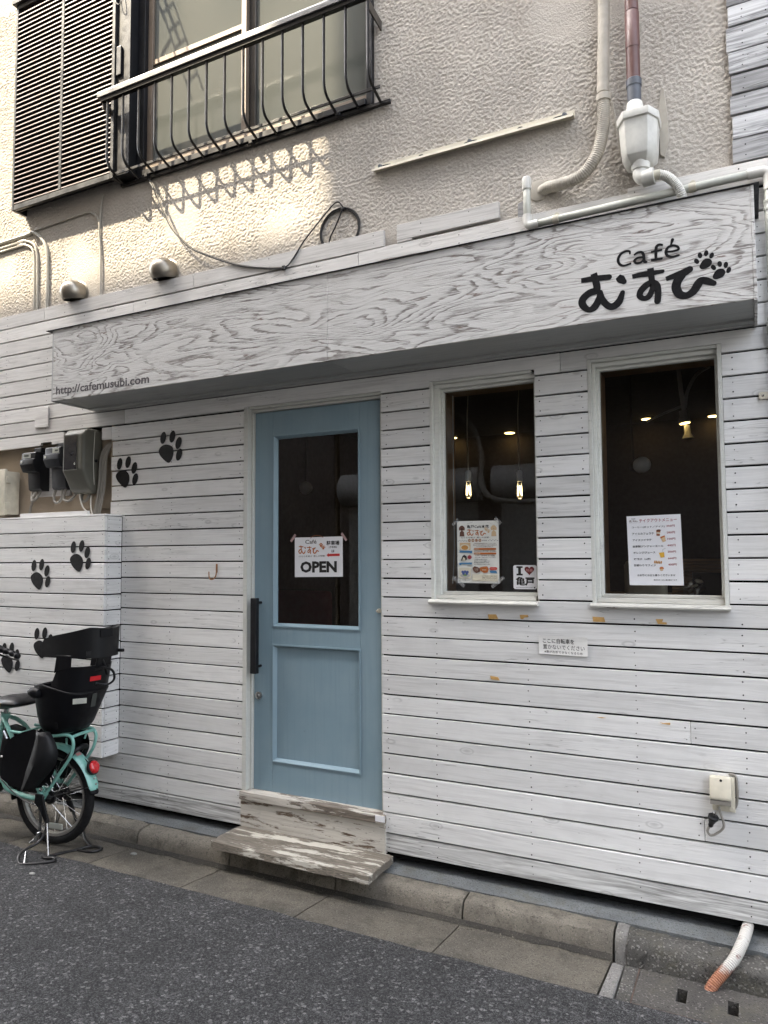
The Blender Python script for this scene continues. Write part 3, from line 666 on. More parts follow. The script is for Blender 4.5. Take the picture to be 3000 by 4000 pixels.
# stucco of the upper floor, with the window opening
SY = 0.030
UX0, UX1, UZ0, UZ1 = -3.300, -1.668, 3.868, 5.75
sb = MB()
for a, b, c, d in ((-7.6, UX0, 3.0, 6.3), (UX0, UX1, 3.0, UZ0), (UX0, UX1, UZ1, 6.3), (UX1, XR, 3.0, 6.3)):
    sb.add([(a, SY+.002, c), (b, SY+.002, c), (b, SY+.002, d), (a, SY+.002, d)], [(0, 1, 2, 3)])
# the part in view is real relief: blobs of render with trowelled tops, smoother where it was patched
import numpy as np
GX0, GX1, GZ0, GZ1, GS = -4.80, 0.02, 3.10, 5.40, 0.0046
ni, nj = int((GX1-GX0)/GS)+1, int((GZ1-GZ0)/GS)+1
nz = mnoise.noise
hv = np.zeros((nj, ni), dtype=np.float32)
def sstep(a, b, x):
    t_ = (x-a)/(b-a); t_ = 0.0 if t_ < 0 else 1.0 if t_ > 1 else t_; return t_*t_*(3-2*t_)
for j in range(nj):
    z = GZ0+j*GS; row_ = hv[j]
    for i in range(ni):
        x = GX0+i*GS
        if UX0 < x < UX1 and z > UZ0: continue
        a = nz((x*84, 0.0, z*84))+0.65*nz((x*135, 9.0, z*135))
        row_[i] = (sstep(-0.30, 0.22, a)*0.7+0.3*a)*(0.30+0.70*sstep(0.42, 0.20, nz((x*2.1+11.3, 4.1, z*2.1))+0.10*nz((x*13, 1.7, z*13))))
co = np.empty((nj*ni, 3), dtype=np.float32)
gx_, gz_ = np.meshgrid(np.linspace(GX0, GX1, ni, dtype=np.float32), np.linspace(GZ0, GZ1, nj, dtype=np.float32))
co[:, 0] = gx_.ravel(); co[:, 2] = gz_.ravel(); co[:, 1] = SY+0.0015-0.0037*hv.ravel()
jj, ii = np.meshgrid(np.arange(nj-1), np.arange(ni-1), indexing='ij'); a0 = (jj*ni+ii).ravel()
mx_ = GX0+(ii.ravel()+0.5)*(GX1-GX0)/(ni-1); mz_ = GZ0+(jj.ravel()+0.5)*(GZ1-GZ0)/(nj-1)
a0 = a0[~((mx_ > UX0+.004) & (mx_ < UX1-.002) & (mz_ > UZ0+.002))]
q = np.stack([a0, a0+1, a0+ni+1, a0+ni], axis=1).astype(np.int32)
me = bpy.data.meshes.new('stucco_relief'); me.vertices.add(len(co)); me.vertices.foreach_set('co', co.ravel())
me.loops.add(q.size); me.loops.foreach_set('vertex_index', q.ravel()); me.polygons.add(len(q)); me.polygons.foreach_set('loop_start', np.arange(0, q.size, 4, dtype=np.int32)); me.polygons.foreach_set('loop_total', np.full(len(q), 4, dtype=np.int32))
me.polygons.foreach_set('use_smooth', np.ones(len(q), dtype=bool)); me.update(calc_edges=True); me.validate()
link('stucco_relief', me, MT['stucco'], bld, Vector((0, 0, 0)))
sb.add([(UX1, SY, UZ0), (UX1, SY, UZ1), (UX1, 0.12, UZ1), (UX1, 0.12, UZ0)], [(0, 1, 2, 3)])
stucco = sb.build('stucco_wall', MT['stucco'], bld, org=(0, 0, 0))
sh = MB()
for b in ((-7.6, -7.58, .03, 5.2, 0, 6.3), (XR-.02, XR, .03, 5.2, 0, 6.3), (-7.58, XR-.02, 5.18, 5.2, 0, 6.3), (-7.7, XR+.1, -.25, 5.3, 6.3, 6.4), (-7.58, XR-.02, .13, 5.18, 2.75, 2.85)): sh.add(*boxvf(*b))
sh.build('outer_shell', MT['stucco'], bld)
box('foundation_wall', (-7.58, XR, 0.075, 0.12, 0.0, 0.30), MT['foundation'], bld)
# meter recess
rc = MB(); rc.add([(-7.6, 0.065, 1.80), (-3.462, 0.065, 1.80), (-3.462, 0.065, 2.36), (-7.6, 0.065, 2.36)], [(0, 1, 2, 3)]); rc.add(*boxvf(-3.463, -3.455, 0.0, 0.065, 1.80, 2.36)); rc.add(*boxvf(-7.6, -3.455, 0.02, 0.066, 2.352, 2.362))
rc.build('recess_wall', MT['alcove'], bld, org=(0, 0, 0))
box('recess_panel', (-4.17, -3.87, 0.045, 0.062, 1.955, 2.27), MT['plank_up'], bld, 0.001)
box('recess_panel', (-3.86, -3.50, 0.050, 0.0635, 1.86, 2.30), MT['alcove'], bld, 0.001)
# paw prints painted on the boards
def paw(pts, toes, y, parent=bld, name='paw_print', mat='paint_black', tw=(0.022, 0.036), k=1.0, rots=(-12, -14, -18, -20)):
    b = MB(); P = catmull([(x, z, 0) for x, z in pts], 5, True)
    b.add([(p[0], y, p[1]) for p in P], [tuple(range(len(P)))])
    for (x, z), r_ in zip(toes, rots): b.add([(a, y, c) for a, c in ellipse_poly(x, z, tw[0]*k, tw[1]*k, r_)], [tuple(range(18))])
    return b.build(name, MT[mat], parent)
padA = [(-3.021, 2.21), (-2.974, 2.19), (-2.969, 2.141), (-3.002, 2.101), (-3.062, 2.141), (-3.08, 2.175), (-3.063, 2.2)]; toeA = [(-3.047, 2.251), (-2.977, 2.253), (-2.93, 2.212), (-2.925, 2.144)]
paw(padA, toeA, -0.0030)
paw([(-3.352, 2.079), (-3.315, 2.054), (-3.31, 2.01), (-3.341, 1.973), (-3.396, 2.008), (-3.422, 2.047), (-3.398, 2.074)], [(-3.391, 2.12), (-3.322, 2.126), (-3.271, 2.088), (-3.263, 2.021)], -0.0030)
padC = [(-3.59, 1.58), (-3.545, 1.555), (-3.54, 1.514), (-3.57, 1.473), (-3.627, 1.506), (-3.65, 1.545), (-3.633, 1.569)]; toeC = [(-3.623, 1.62), (-3.553, 1.626), (-3.505, 1.588), (-3.496, 1.522)]
for dx, dz in ((0, 0), (-0.343, -0.110), (-0.302, -0.525), (-0.600, -0.630)):
    paw([(x+dx, z+dz) for x, z in padC], [(x+dx, z+dz) for x, z in toeC], BY-0.0030)

# door casing, threshold and riser
trim = MT['doortrim']
cs = MB()
for b in ((DX0+.001, -2.438, -.002, .062, .322, 2.373), (-2.4375, -2.4255, .030, .075, .322, 2.347), (DX0+.001, DX1-.001, .012, .075, 2.360, 2.3735), (-2.4375, -1.640, .028, .0755, 2.3455, 2.3595), (-1.6395, DX1-.0005, .0185, .075, .322, 2.359)): cs.add(*boxvf(*b))
cs.build('door_casing', trim, bld, bevel=0.0012)
prism('threshold', [(DX0-.001, 0.279), (-1.608, 0.279), (-1.606, 0.300), (-1.609, 0.3195), (DX0-.001, 0.3205)], -0.022, 0.10, MT['step_edge'], bld, bevel=0.004, seg=2)
box('riser_board', (DX0-.002, -1.6085, -0.008, 0.012, 0.137, 0.2785), MT['riser'], bld, 0.002)
box('white_tape', (-1.655, -1.604, -0.0245, -0.0225, 0.290, 0.318), MT['paper'], bld)
# the blue door
LY = 0.048
d = MB()
for b in ((-2.4235, -2.3045, .318, 2.3425), (-1.7710, -1.6405, .318, 2.3425), (-2.3038, -1.7717, 2.2105, 2.3425), (-2.3038, -1.7717, 1.089, 1.1845), (-2.3038, -1.7717, .318, .4785)): d.add(*boxvf(b[0], b[1], LY, LY+.036, b[2], b[3]))
door = d.build('door', MT['door'], bld, bevel=0.0010); door['label'] = 'blue-grey painted door with a tall pane'
def moulding(x0, x1, z0, z1, w, y, proud, depth, mat, parent, name='moulding'):
    """picture-frame moulding with mitred, sloping faces"""
    o = [(x0, z0), (x1, z0), (x1, z1), (x0, z1)]; prof = [(0, 0), (0.0, -proud), (w*0.35, -proud*1.15), (w*0.5, -proud*0.3), (w, depth*0.75), (w, depth)]
    v = []; f = []; m = len(prof)
    for cx, cz, sx, sz in ((x0, z0, 1, 1), (x1, z0, -1, 1), (x1, z1, -1, -1), (x0, z1, 1, -1)):
        for q, h in prof: v.append((cx+sx*q, y+h, cz+sz*q))
    for i in range(4):
        j = (i+1) % 4
        for k in range(m-1): f.append((i*m+k, j*m+k, j*m+k+1, i*m+k+1))
    return mesh(name, v, f, mat, parent, smooth=False)
moulding(-2.3055, -1.770, 1.1805, 2.2125, 0.021, LY, 0.005, 0.022, MT['door'], door)
moulding(-2.3055, -1.7695, .4735, 1.0915, 0.020, LY, 0.005, 0.020, MT['door'], door)
box('panel', (-2.29, -1.785, LY+.0155, LY+.026, .488, 1.077), MT['door'], door)
mesh('pane', [(-2.292, LY+.020, 1.195), (-1.783, LY+.020, 1.195), (-1.783, LY+.020, 2.199), (-2.292, LY+.020, 2.199)], [(0, 1, 2, 3)], MT['glass'], door)
hb = MB(); hb.add(*boxvf(-2.400, -2.362, -0.024, 0.006, .938, 1.336))
hd = hb.build('handle', MT['black'], door, bevel=0.003); 
so = MB()
for z in (1.309, 0.972): so.add(*tubevf([(-2.381, 0.004, z), (-2.381, LY, z)], 0.0075, 10))
so.build('handle_post', MT['black'], door, smooth=True)
lathe('lock', [(0.0205, 0), (0.0215, 0.004), (0.0205, 0.012), (0.014, 0.0135), (0.010, 0.0145), (0.0095, 0.018), (0.001, 0.019)], (-2.389, LY, 0.815), MT['chrome'], door, axis=(0, -1, 0), seg=24)
box('keyhole', (-2.3905, -2.3875, LY-.0198, LY-.0188, .808, .818), MT['paint_black'], door)
lathe('spyhole_plug', [(0.011, 0), (0.011, 0.012), (0.007, 0.016), (0.006, 0.030), (0.002, 0.032)], (-1.662, LY, 1.285), MT['ivory'], door, axis=(0, -1, 0), seg=14)

# ground-floor windows
def window(x0, x1, z1, gx0, gx1, gz1):
    z0, gz0 = 1.332, 1.387
    f = MB(); c = 0.016
    for b in ((x0+.0005, x0+c, -.0015, .064, z0+.014, z1-.0005), (x1-(c if x1 > -.2 else .005), x1-.0005, -.0015 if x1 > -.2 else .0185, .064, z0+.014, z1-.0005), (x0+c, x1-c, .004, .064, z1-.0125, z1-.0005)): f.add(*boxvf(*b))
    w = f.build('window', MT['trim'], bld, bevel=0.0012)
    g = MB()
    for b in ((x0+c+.0004, gx0-.011, .022, .078), (gx1+.011, x1-c-.0004, .022, .078))[:2 if x1 > -.2 else 1]: g.add(*boxvf(b[0], b[1], b[2], b[3], 1.372, z1-.0132))
    g.add(*boxvf(gx0-.0112, gx1+.0112, .024, .078, gz1+.013, z1-.0135)); g.add(*boxvf(gx0-.0112, gx1+.0112, .050, .0785, gz1+.0002, gz1+.0126))
    for a, b in ((gx0-.0108, gx0-.0002), (gx1+.0002, gx1+(.0108 if x1 > -.2 else .0105))): g.add(*boxvf(a, b, .046, .0786, 1.380, gz1))
    g.build('frame', MT['trim'], w, bevel=0.0012)
    r_ = MB(); r_.add(*boxvf(x0+c, x1-c, .020, .0785, 1.352, 1.3715)); r_.add(*boxvf(gx0-.011, gx1+.011, .050, .0783, 1.3717, gz0)); r_.build('bottom_rail', MT['sill'], w, bevel=0.002)
    # sloping sill with a rounded nose
    pr = [(-.030, z0), (-.0335, z0+.007), (-.031, z0+.013), (-.020, z0+.0165), (.030, z0+.0195), (.030, z0-.0)]
    v = [(x, y, z) for x in (x0-.006, x1+.004) for y, z in pr]; n = len(pr)
    v = [(x0-.004, y, z) for y, z in pr] + [(x1+.004, y, z) for y, z in pr]
    ff = [tuple(range(n)), tuple(range(2*n-1, n-1, -1))] + [(i, (i+1) % n, (i+1) % n+n, i+n) for i in range(n)]
    mesh('sill', v, ff, MT['sill'], w)
    mesh('pane', [(gx0-.006, .073, gz0-.006), (gx1+.006, .073, gz0-.006), (gx1+.006, .073, gz1+.006), (gx0-.006, .073, gz1+.006)], [(0, 1, 2, 3)], MT['glass'], w)
    l = MB(); l.add(*boxvf(gx0-.03, gx0-.001, .0795, .20, 1.36, z1)); l.add(*boxvf(gx1+.001, gx1+.03, .0795, .20, 1.36, z1)); l.add(*boxvf(gx0-.03, gx1+.03, .0795, .20, gz1+.004, gz1+.03)); l.add(*boxvf(gx0-.03, gx1+.03, .0795, .23, 1.345, 1.3755)); l.build('lining', MT['in_wood'], w)
    return w
window(W1[0], W1[1], 2.389, -1.312, -0.868, 2.345)
window(W2[0], W2[1], 2.401, -0.577, -0.116, 2.358)
# ------------------------------------------------------------------ the sign box
sign = thing('sign_box', (-1.8, 0, 2.46), 'long boxed plywood sign with brushed black cafe lettering over the door', 'sign')
SX0, SX1, SYF, SZ0, SZ1 = -3.622, 0.0335, -0.310, 2.466, 2.884
for a, b in ((SX0+.0125, -1.7475), (-1.7460, SX1)):
    v, f = boxvf(a, b, SYF, SYF+.012, SZ0, SZ1); mesh('front_panel', v, f, MT['sign'], sign, org=(0, 0, 0), bevel=0.0012)
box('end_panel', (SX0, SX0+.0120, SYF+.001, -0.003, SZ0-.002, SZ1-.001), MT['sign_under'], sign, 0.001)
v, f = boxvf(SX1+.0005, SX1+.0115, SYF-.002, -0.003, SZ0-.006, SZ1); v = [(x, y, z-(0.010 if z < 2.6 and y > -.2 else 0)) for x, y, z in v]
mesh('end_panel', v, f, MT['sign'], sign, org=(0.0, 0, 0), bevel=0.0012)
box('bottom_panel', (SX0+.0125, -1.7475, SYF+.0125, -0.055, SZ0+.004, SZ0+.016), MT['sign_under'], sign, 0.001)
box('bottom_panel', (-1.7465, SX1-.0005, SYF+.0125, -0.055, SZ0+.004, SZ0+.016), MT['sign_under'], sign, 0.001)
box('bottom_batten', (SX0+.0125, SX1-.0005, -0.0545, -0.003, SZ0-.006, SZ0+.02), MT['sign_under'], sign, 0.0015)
box('flashing', (SX0-.045, SX1+.03, SYF-.008, 0.0, SZ1+.0005, SZ1+.0035), MT['black'], sign)
v = []; f = []; n = 70                         # ragged strip of caulk and wood fibre at the foot of the boards
for i in range(n+1):
    x = -3.35+2.6*i/n; h = 0.020+0.014*mnoise.noise((x*2.3, 0, 0))+0.006*mnoise.noise((x*11, 0, 3))
    v += [(x, -0.010, 3.008), (x, -0.004, 3.012+max(h, 0.004)), (x, -0.001, 3.013+max(h, 0.004))]
for i in range(n): f += [(i*3, i*3+3, i*3+4, i*3+1), (i*3+1, i*3+4, i*3+5, i*3+2)]
mesh('caulk_strip', v, f, MT['step_edge'], bld, smooth=True)
yl = SYF-0.0009
lt = MB()
GLY = [
 [(-0.573, 2.64, 0.0165), (-0.523, 2.639, 0.02), (-0.466, 2.635, 0.0191)],
 [(-0.524, 2.66, 0.0217), (-0.518, 2.632, 0.0226), (-0.513, 2.606, 0.0234), (-0.516, 2.59, 0.024), (-0.543, 2.584, 0.0243), (-0.568, 2.564, 0.0252), (-0.569, 2.541, 0.0243), (-0.547, 2.518, 0.0191), (-0.523, 2.526, 0.0243), (-0.505, 2.556, 0.0226), (-0.501, 2.58, 0.0174)],
 [(-0.503, 2.58, 0.02), (-0.493, 2.549, 0.0217), (-0.472, 2.522, 0.0217), (-0.451, 2.517, 0.0234), (-0.43, 2.533, 0.0234), (-0.417, 2.565, 0.0156)],
 [(-0.433, 2.631, 0.0186), (-0.422, 2.619, 0.0266), (-0.411, 2.607, 0.0178)],
 [(-0.38, 2.621, 0.0148), (-0.352, 2.623, 0.0174), (-0.317, 2.622, 0.0182), (-0.27, 2.622, 0.0122)],
 [(-0.313, 2.642, 0.02), (-0.311, 2.614, 0.0191), (-0.311, 2.59, 0.0191), (-0.332, 2.577, 0.0217), (-0.35, 2.559, 0.0208), (-0.354, 2.54, 0.0184), (-0.339, 2.529, 0.0168), (-0.321, 2.534, 0.0191), (-0.308, 2.561, 0.0174), (-0.305, 2.584, 0.0174)],
 [(-0.308, 2.589, 0.0174), (-0.292, 2.573, 0.02), (-0.288, 2.543, 0.02), (-0.291, 2.511, 0.02)],
 [(-0.259, 2.59, 0.015), (-0.23, 2.596, 0.0191), (-0.201, 2.601, 0.0252), (-0.176, 2.612, 0.0211)],
 [(-0.202, 2.597, 0.026), (-0.219, 2.574, 0.0269), (-0.224, 2.549, 0.0278), (-0.212, 2.523, 0.0252), (-0.189, 2.515, 0.0217), (-0.165, 2.527, 0.0243), (-0.148, 2.552, 0.026), (-0.137, 2.563, 0.0217), (-0.118, 2.557, 0.0226), (-0.096, 2.545, 0.0166)],
 [(-0.386, 2.71, 0.0043), (-0.387, 2.722, 0.0061), (-0.402, 2.725, 0.0069), (-0.419, 2.718, 0.0078), (-0.43, 2.7, 0.0087), (-0.426, 2.68, 0.0078), (-0.41, 2.67, 0.0061), (-0.385, 2.673, 0.0061)],
 [(-0.371, 2.704, 0.0052), (-0.359, 2.711, 0.0069), (-0.343, 2.71, 0.0078), (-0.336, 2.696, 0.0087), (-0.335, 2.674, 0.0087), (-0.328, 2.669, 0.0078)],
 [(-0.337, 2.69, 0.0061), (-0.357, 2.691, 0.0069), (-0.37, 2.682, 0.0078), (-0.364, 2.671, 0.0069), (-0.347, 2.671, 0.0069), (-0.337, 2.679, 0.0052)],
 [(-0.266, 2.722, 0.0061), (-0.278, 2.727, 0.0069), (-0.289, 2.721, 0.0087), (-0.292, 2.697, 0.0087), (-0.292, 2.672, 0.0078)],
 [(-0.309, 2.704, 0.0069), (-0.29, 2.704, 0.0069), (-0.272, 2.705, 0.0061)],
 [(-0.31, 2.673, 0.0078), (-0.292, 2.672, 0.0069), (-0.272, 2.672, 0.0069)],
 [(-0.256, 2.694, 0.0061), (-0.233, 2.692, 0.0061), (-0.212, 2.695, 0.0069), (-0.216, 2.707, 0.0069), (-0.231, 2.714, 0.0069), (-0.248, 2.71, 0.0078), (-0.256, 2.695, 0.0087), (-0.251, 2.679, 0.0078), (-0.234, 2.671, 0.0069), (-0.212, 2.673, 0.0061)],
 [(-0.239, 2.716, 0.0043), (-0.235, 2.726, 0.0069), (-0.232, 2.736, 0.0095)]]
for i, g in enumerate(GLY): lt.add(*strokevf([(x, z, w*(1.20 if i < 9 else 1.28)) for x, z, w in g], 0.01, yl-0.00004*i))
lt.build('lettering', MT['sign_black'], sign)
for (px, pz), toes in (((-0.120, 2.626), [(-0.151, 2.638), (-0.139, 2.658), (-0.118, 2.662), (-0.100, 2.650)]), ((-0.077, 2.580), [(-0.095, 2.604), (-0.074, 2.613), (-0.054, 2.606), (-0.045, 2.585)])):
    paw([(px-.022, pz-.010), (px-.008, pz+.013), (px+.012, pz+.014), (px+.021, pz), (px+.012, pz-.016), (px-.012, pz-.022)], toes, yl, sign, 'paw_print', 'sign_black', (0.0078, 0.0115), 1.0, (30, 10, -5, -20))
v, f = textvf('http://cafemusubi.com', -3.580, -2.858, 2.478, 2.540, yl, 0.022)
mesh('web_address', [(x, y, z+0.012*(-2.858-x)/0.72-0.004) for x, y, z in v], f, MT['url'], sign)

# ------------------------------------------------------------------ upper window (part of the building)
uf = MB(); FY = 0.004
for b in ((UX0+.001, -3.243, FY, .10, 3.872, UZ1), (-1.702, UX1-.001, FY, .10, 3.872, UZ1), (-3.2425, -1.7025, FY-.012, .10, 3.872, 3.905), (-3.2425, -1.7025, .012, .10, 3.9055, 3.935), (-3.2425, -1.7025, FY, .10, 5.70, UZ1)): uf.add(*boxvf(*b))
uw = uf.build('window', MT['frame_dark'], bld, bevel=0.0015); uw['label'] = 'upper sliding window with dark frame and pale curtains'
box('sill_strip', (-3.2425, -1.7025, 0.004, 0.0115, 3.906, 3.9285), MT['sash'], uw, 0.001)
s1 = MB()
for b in ((-2.524, -2.490, .030, .060, 3.936, 5.70), (-3.242, -2.525, .030, .060, 3.936, 3.972), (-3.242, -3.205, .030, .060, 3.9725, 5.70), (-3.2045, -2.5245, .034, .058, 4.585, 4.617)): s1.add(*boxvf(*b))
s1.build('sash', MT['sash'], uw, bevel=0.0015)
s2 = MB()
for b in ((-2.489, -2.450, .064, .090, 3.936, 5.70), (-2.4495, -1.703, .064, .090, 3.936, 3.968), (-1.735, -1.703, .064, .090, 3.9685, 5.70)): s2.add(*boxvf(*b))
s2.build('sash', MT['sash_dark'], uw, bevel=0.0015)
mesh('pane', [(-3.21, .046, 3.965), (-2.52, .046, 3.965), (-2.52, .046, 5.70), (-3.21, .046, 5.70)], [(0, 1, 2, 3)], MT['glass_up'], uw)
mesh('pane', [(-2.455, .078, 3.96), (-1.73, .078, 3.96), (-1.73, .078, 5.70), (-2.455, .078, 5.70)], [(0, 1, 2, 3)], MT['glass_up'], uw)
for x0, x1, y0 in ((-3.215, -2.50, .118), (-2.50, -1.70, .135)):
    v = []; f = []; n = 60
    for i in range(n+1):
        x = x0+(x1-x0)*i/n; y = y0+0.006*math.sin(i*0.9)+0.008*mnoise.noise((x*6, 1, 1)); v += [(x, y, 3.95), (x, y+0.003*math.sin(i*1.3), 4.8), (x, y, 5.70)]
    for i in range(n): f += [(i*3, i*3+3, i*3+4, i*3+1), (i*3+1, i*3+4, i*3+5, i*3+2)]
    mesh('curtain', v, f, MT['curtain'], uw, smooth=True)

lb_ = MB()                                       # unseen ladder-like bracket, added for the shadow it casts on the pane
def lbp(u, w): return (-3.655+.235*u+.085*w, -.36, 5.80-.62*u+.035*w)
for w in (0, 1): lb_.add(*tubevf([lbp(0, w), lbp(1, w)], .006, 6))
for u in (0, .22, .42, .62, .82): lb_.add(*tubevf([lbp(u, 0), lbp(u, 1)], .006, 6))
lb_.add(*tubevf([lbp(.1, 0), (-3.60, SY, 5.86)], .009, 6)); lb_.add(*tubevf([lbp(.42, .5), (-3.50, SY, 5.90)], .009, 6)); lb_.add(*tubevf(catmull([lbp(.30, 0), (-3.66, -.36, 5.52), (-3.64, -.36, 5.40), (-3.58, -.36, 5.34)], 4), .006, 6))
lb_.build('shadow_bracket', MT['frame_dark'], bld, smooth=True)
# ------------------------------------------------------------------ louvred shutter case
sc = thing('shutter_case', (-3.88, 0.0, 3.87), 'dark louvred shutter case beside the upper window, lit by the sun', 'shutter')
HX0, HX1, HY, HZ0, HZ1 = -4.345, -3.413, -0.075, 3.869, 5.300
fr = MB()
for b in ((HX0, HX0+.021, HY, SY-.001, HZ0, HZ1), (HX1-.026, HX1, HY, SY-.001, HZ0, HZ1), (HX0+.0215, HX1-.0265, HY+.001, HY+.022, HZ0, HZ0+.036), (HX0+.0215, HX1-.0265, HY+.001, SY-.001, HZ1-.030, HZ1), (-3.896, -3.871, HY-.001, HY+.022, HZ0+.0365, HZ1-.0305)): fr.add(*boxvf(*b))
fr.build('frame', MT['shutter_frame'], sc, bevel=0.002)
box('cornice', (HX0-.022, HX1+.008, HY-.018, SY-.001, HZ1+.0005, HZ1+.030), MT['shutter_frame'], sc, 0.003)
box('back_sheet', (HX0+.022, HX1-.027, HY+.040, HY+.044, HZ0+.004, HZ1-.032), MT['slat_back'], sc)
for a, b in ((HX0+.0225, -3.8970), (-3.8700, HX1-.0275)):
    pr = [(HY+.002, 0.0), (HY+.0005, 0.003), (HY+.002, 0.0100), (HY+.004, 0.0112), (HY+.030, 0.0240), (HY+.031, 0.0220), (HY+.0055, 0.0090), (HY+.0035, 0.0005)]
    n = len(pr); v = [(a, y, z) for y, z in pr]+[(b, y, z) for y, z in pr]; f = [tuple(range(n)), tuple(range(2*n-1, n-1, -1))]+[(i, (i+1) % n, (i+1) % n+n, i+n) for i in range(n)]
    first = mesh('slat', [(x, y, z+HZ0+.039) for x, y, z in v], f, MT['slat'], sc)
    base = first.location.copy()
    for k in range(1, 43):
        c = first.copy(); COL.objects.link(c); c.parent = sc; c.location = base + Vector((0, 0, 0.0313*k)); ORG[c.name] = ORG[first.name]
sj = MB(); sj.add(*boxvf(HX1+.001, UX0-.001, -0.058, SY-.001, HZ0+.012, HZ1-.002)); sj.build('side_jamb', MT['frame_dark'], sc, bevel=0.002)
box('pull_handle', (-3.404, -3.366, -0.072, -0.059, 4.515, 4.70), MT['frame_dark'], sc, 0.004, 2)
tube('cord_loop', [(-3.415, -0.080, 5.05), (-3.40, -0.085, 4.98), (-3.375, -0.085, 4.955), (-3.365, -0.08, 4.98), (-3.37, -0.07, 5.05)], 0.003, MT['cable'], sc, n=5, seg=6)

# ------------------------------------------------------------------ window railing
rl = thing('window_railing', (-2.53, -0.05, 3.87), 'black bowed window railing with a silver handrail on the upper floor', 'railing')
RY = -0.130
hp = [(-.024, .000), (-.024, .026), (-.018, .040), (-.004, .047), (.010, .045), (.019, .036), (.021, .000)]
n = len(hp); v = [(-3.474, RY+y, 4.346+z) for y, z in hp]+[(-1.600, RY+y, 4.346+z) for y, z in hp]
mesh('handrail', v, [tuple(range(n)), tuple(range(2*n-1, n-1, -1))]+[(i, (i+1) % n, (i+1) % n+n, i+n) for i in range(n)], MT['alu'], rl, bevel=0.002)
box('under_rail', (-3.455, -1.605, RY-.014, RY+.014, 4.322, 4.3455), MT['rail'], rl, 0.002)
def bar_path(x): return [(x, RY, 4.322), (x, RY, 4.10), (x, RY, 3.985), (x, RY+.006, 3.945), (x, RY+.024, 3.915), (x, RY+.055, 3.897), (x, RY+.138, 3.866)]
b0 = tube('bar', bar_path(-3.405), 0.0076, MT['rail'], rl, seg=8, n=4)
for k in range(1, 15):
    c = b0.copy(); COL.objects.link(c); c.parent = rl; c.location = b0.location + Vector((0.1275*k, 0, 0)); ORG[c.name] = ORG[b0.name]
box('lower_rail', (-3.43, -1.585, -0.0715, -0.0645, 3.885, 3.903), MT['rail'], rl, 0.002); box('lower_rail', (-3.43, -1.565, 0.002, 0.022, 3.849, 3.8685), MT['rail'], rl, 0.002)
for x0, x1 in ((-1.630, -1.622), (-3.452, -3.444)):
    prism_v = [(x0, RY, 4.285), (x0, SY+.0, 4.262), (x0, SY, 4.312), (x0, RY, 4.335)]; v = prism_v+[(x1, y, z) for _, y, z in prism_v]
    mesh('wall_bracket', v, [(0, 1, 2, 3), (7, 6, 5, 4), (0, 4, 5, 1), (1, 5, 6, 2), (2, 6, 7, 3), (3, 7, 4, 0)], MT['sash_dark'], rl)
for x in (-3.20, -2.42, -1.86): box('clip', (x-.012, x+.012, -0.020, SY-.001, 3.850, 3.8715), MT['frame_dark'], rl, 0.002)

# ------------------------------------------------------------------ vent hoods
def vent(cx, label):
    t = thing('vent_hood', (cx, SY, 3.25), label, 'vent', 'steel vent hoods above the boards')
    cz = 3.242
    prof = [(0.078, 0.0), (0.079, 0.028), (0.078, 0.046), (0.074, 0.068), (0.065, 0.088), (0.052, 0.104), (0.035, 0.116), (0.016, 0.123), (0.002, 0.1245)]
    v, f = lathevf(prof, (cx, SY, cz), (0, -1, 0), 28)
    me = bpy.data.meshes.new('hood'); org = Vector((cx, SY, cz)); me.from_pydata([tuple(Vector(p)-org) for p in v], [], f)
    bm = bmesh.new(); bm.from_mesh(me); bmesh.ops.recalc_face_normals(bm, faces=bm.faces)
    r_ = bmesh.ops.bisect_plane(bm, geom=bm.verts[:]+bm.edges[:]+bm.faces[:], plane_co=(0, 0, -0.036), plane_no=(0, 0.22, -1), clear_outer=True)
    bm.to_mesh(me); bm.free(); me.polygons.foreach_set('use_smooth', [True]*len(me.polygons)); 
    if hasattr(me, 'set_sharp_from_angle'): me.set_sharp_from_angle(angle=R(40))
    h = link('hood', me, MT['steel'], t, org)
    mesh('opening', [(cx-.058, SY-.032, cz-.034), (cx+.058, SY-.032, cz-.034), (cx+.040, SY-.088, cz-.046), (cx-.040, SY-.088, cz-.046)], [(0, 1, 2, 3)], MT['paint_black'], t)  # black sheet painted in for the shade inside the hood
    lathe('flange', [(0.087, 0.0), (0.088, 0.006), (0.084, 0.010), (0.075, 0.011)], (cx, SY+.004, cz), MT['steel'], t, axis=(0, -1, 0), seg=32)
    return t
vent(-3.812, 'round steel vent hood nearer the grey conduits at the left'); vent(-3.056, 'round steel vent hood under the hanging black cable')

# ------------------------------------------------------------------ conduits on the stucco
def conduit(paths, label, r=0.0085, name='wall_conduit'):
    t = thing(name, (paths[0][0][0], SY, 3.2), label, 'conduit', 'painted conduits on the stucco wall')
    for p in paths: tube('pipe', [(x, 0.021, z) for x, z in p], r, MT['cond'], t, seg=8, n=4)
    return t
conduit([[(-7.5, 3.72), (-4.585, 3.731), (-4.30, 3.741), (-4.243, 3.738), (-4.184, 3.701), (-4.126, 3.634), (-4.101, 3.551), (-4.095, 3.35), (-4.092, 3.18)]], 'outermost painted conduit bending down beside the left vent hood', 0.011)
conduit([[(-7.5, 3.685), (-4.584, 3.694), (-4.40, 3.702), (-4.334, 3.70), (-4.24, 3.657), (-4.203, 3.578), (-4.195, 3.40), (-4.190, 3.18)]], 'middle one of three conduits bending down at the left edge')
conduit([[(-7.5, 3.655), (-4.583, 3.669), (-4.40, 3.677), (-4.344, 3.674), (-4.262, 3.638), (-4.231, 3.568), (-4.222, 3.40), (-4.218, 3.18)]], 'innermost conduit of the bundle at the left edge', 0.008)
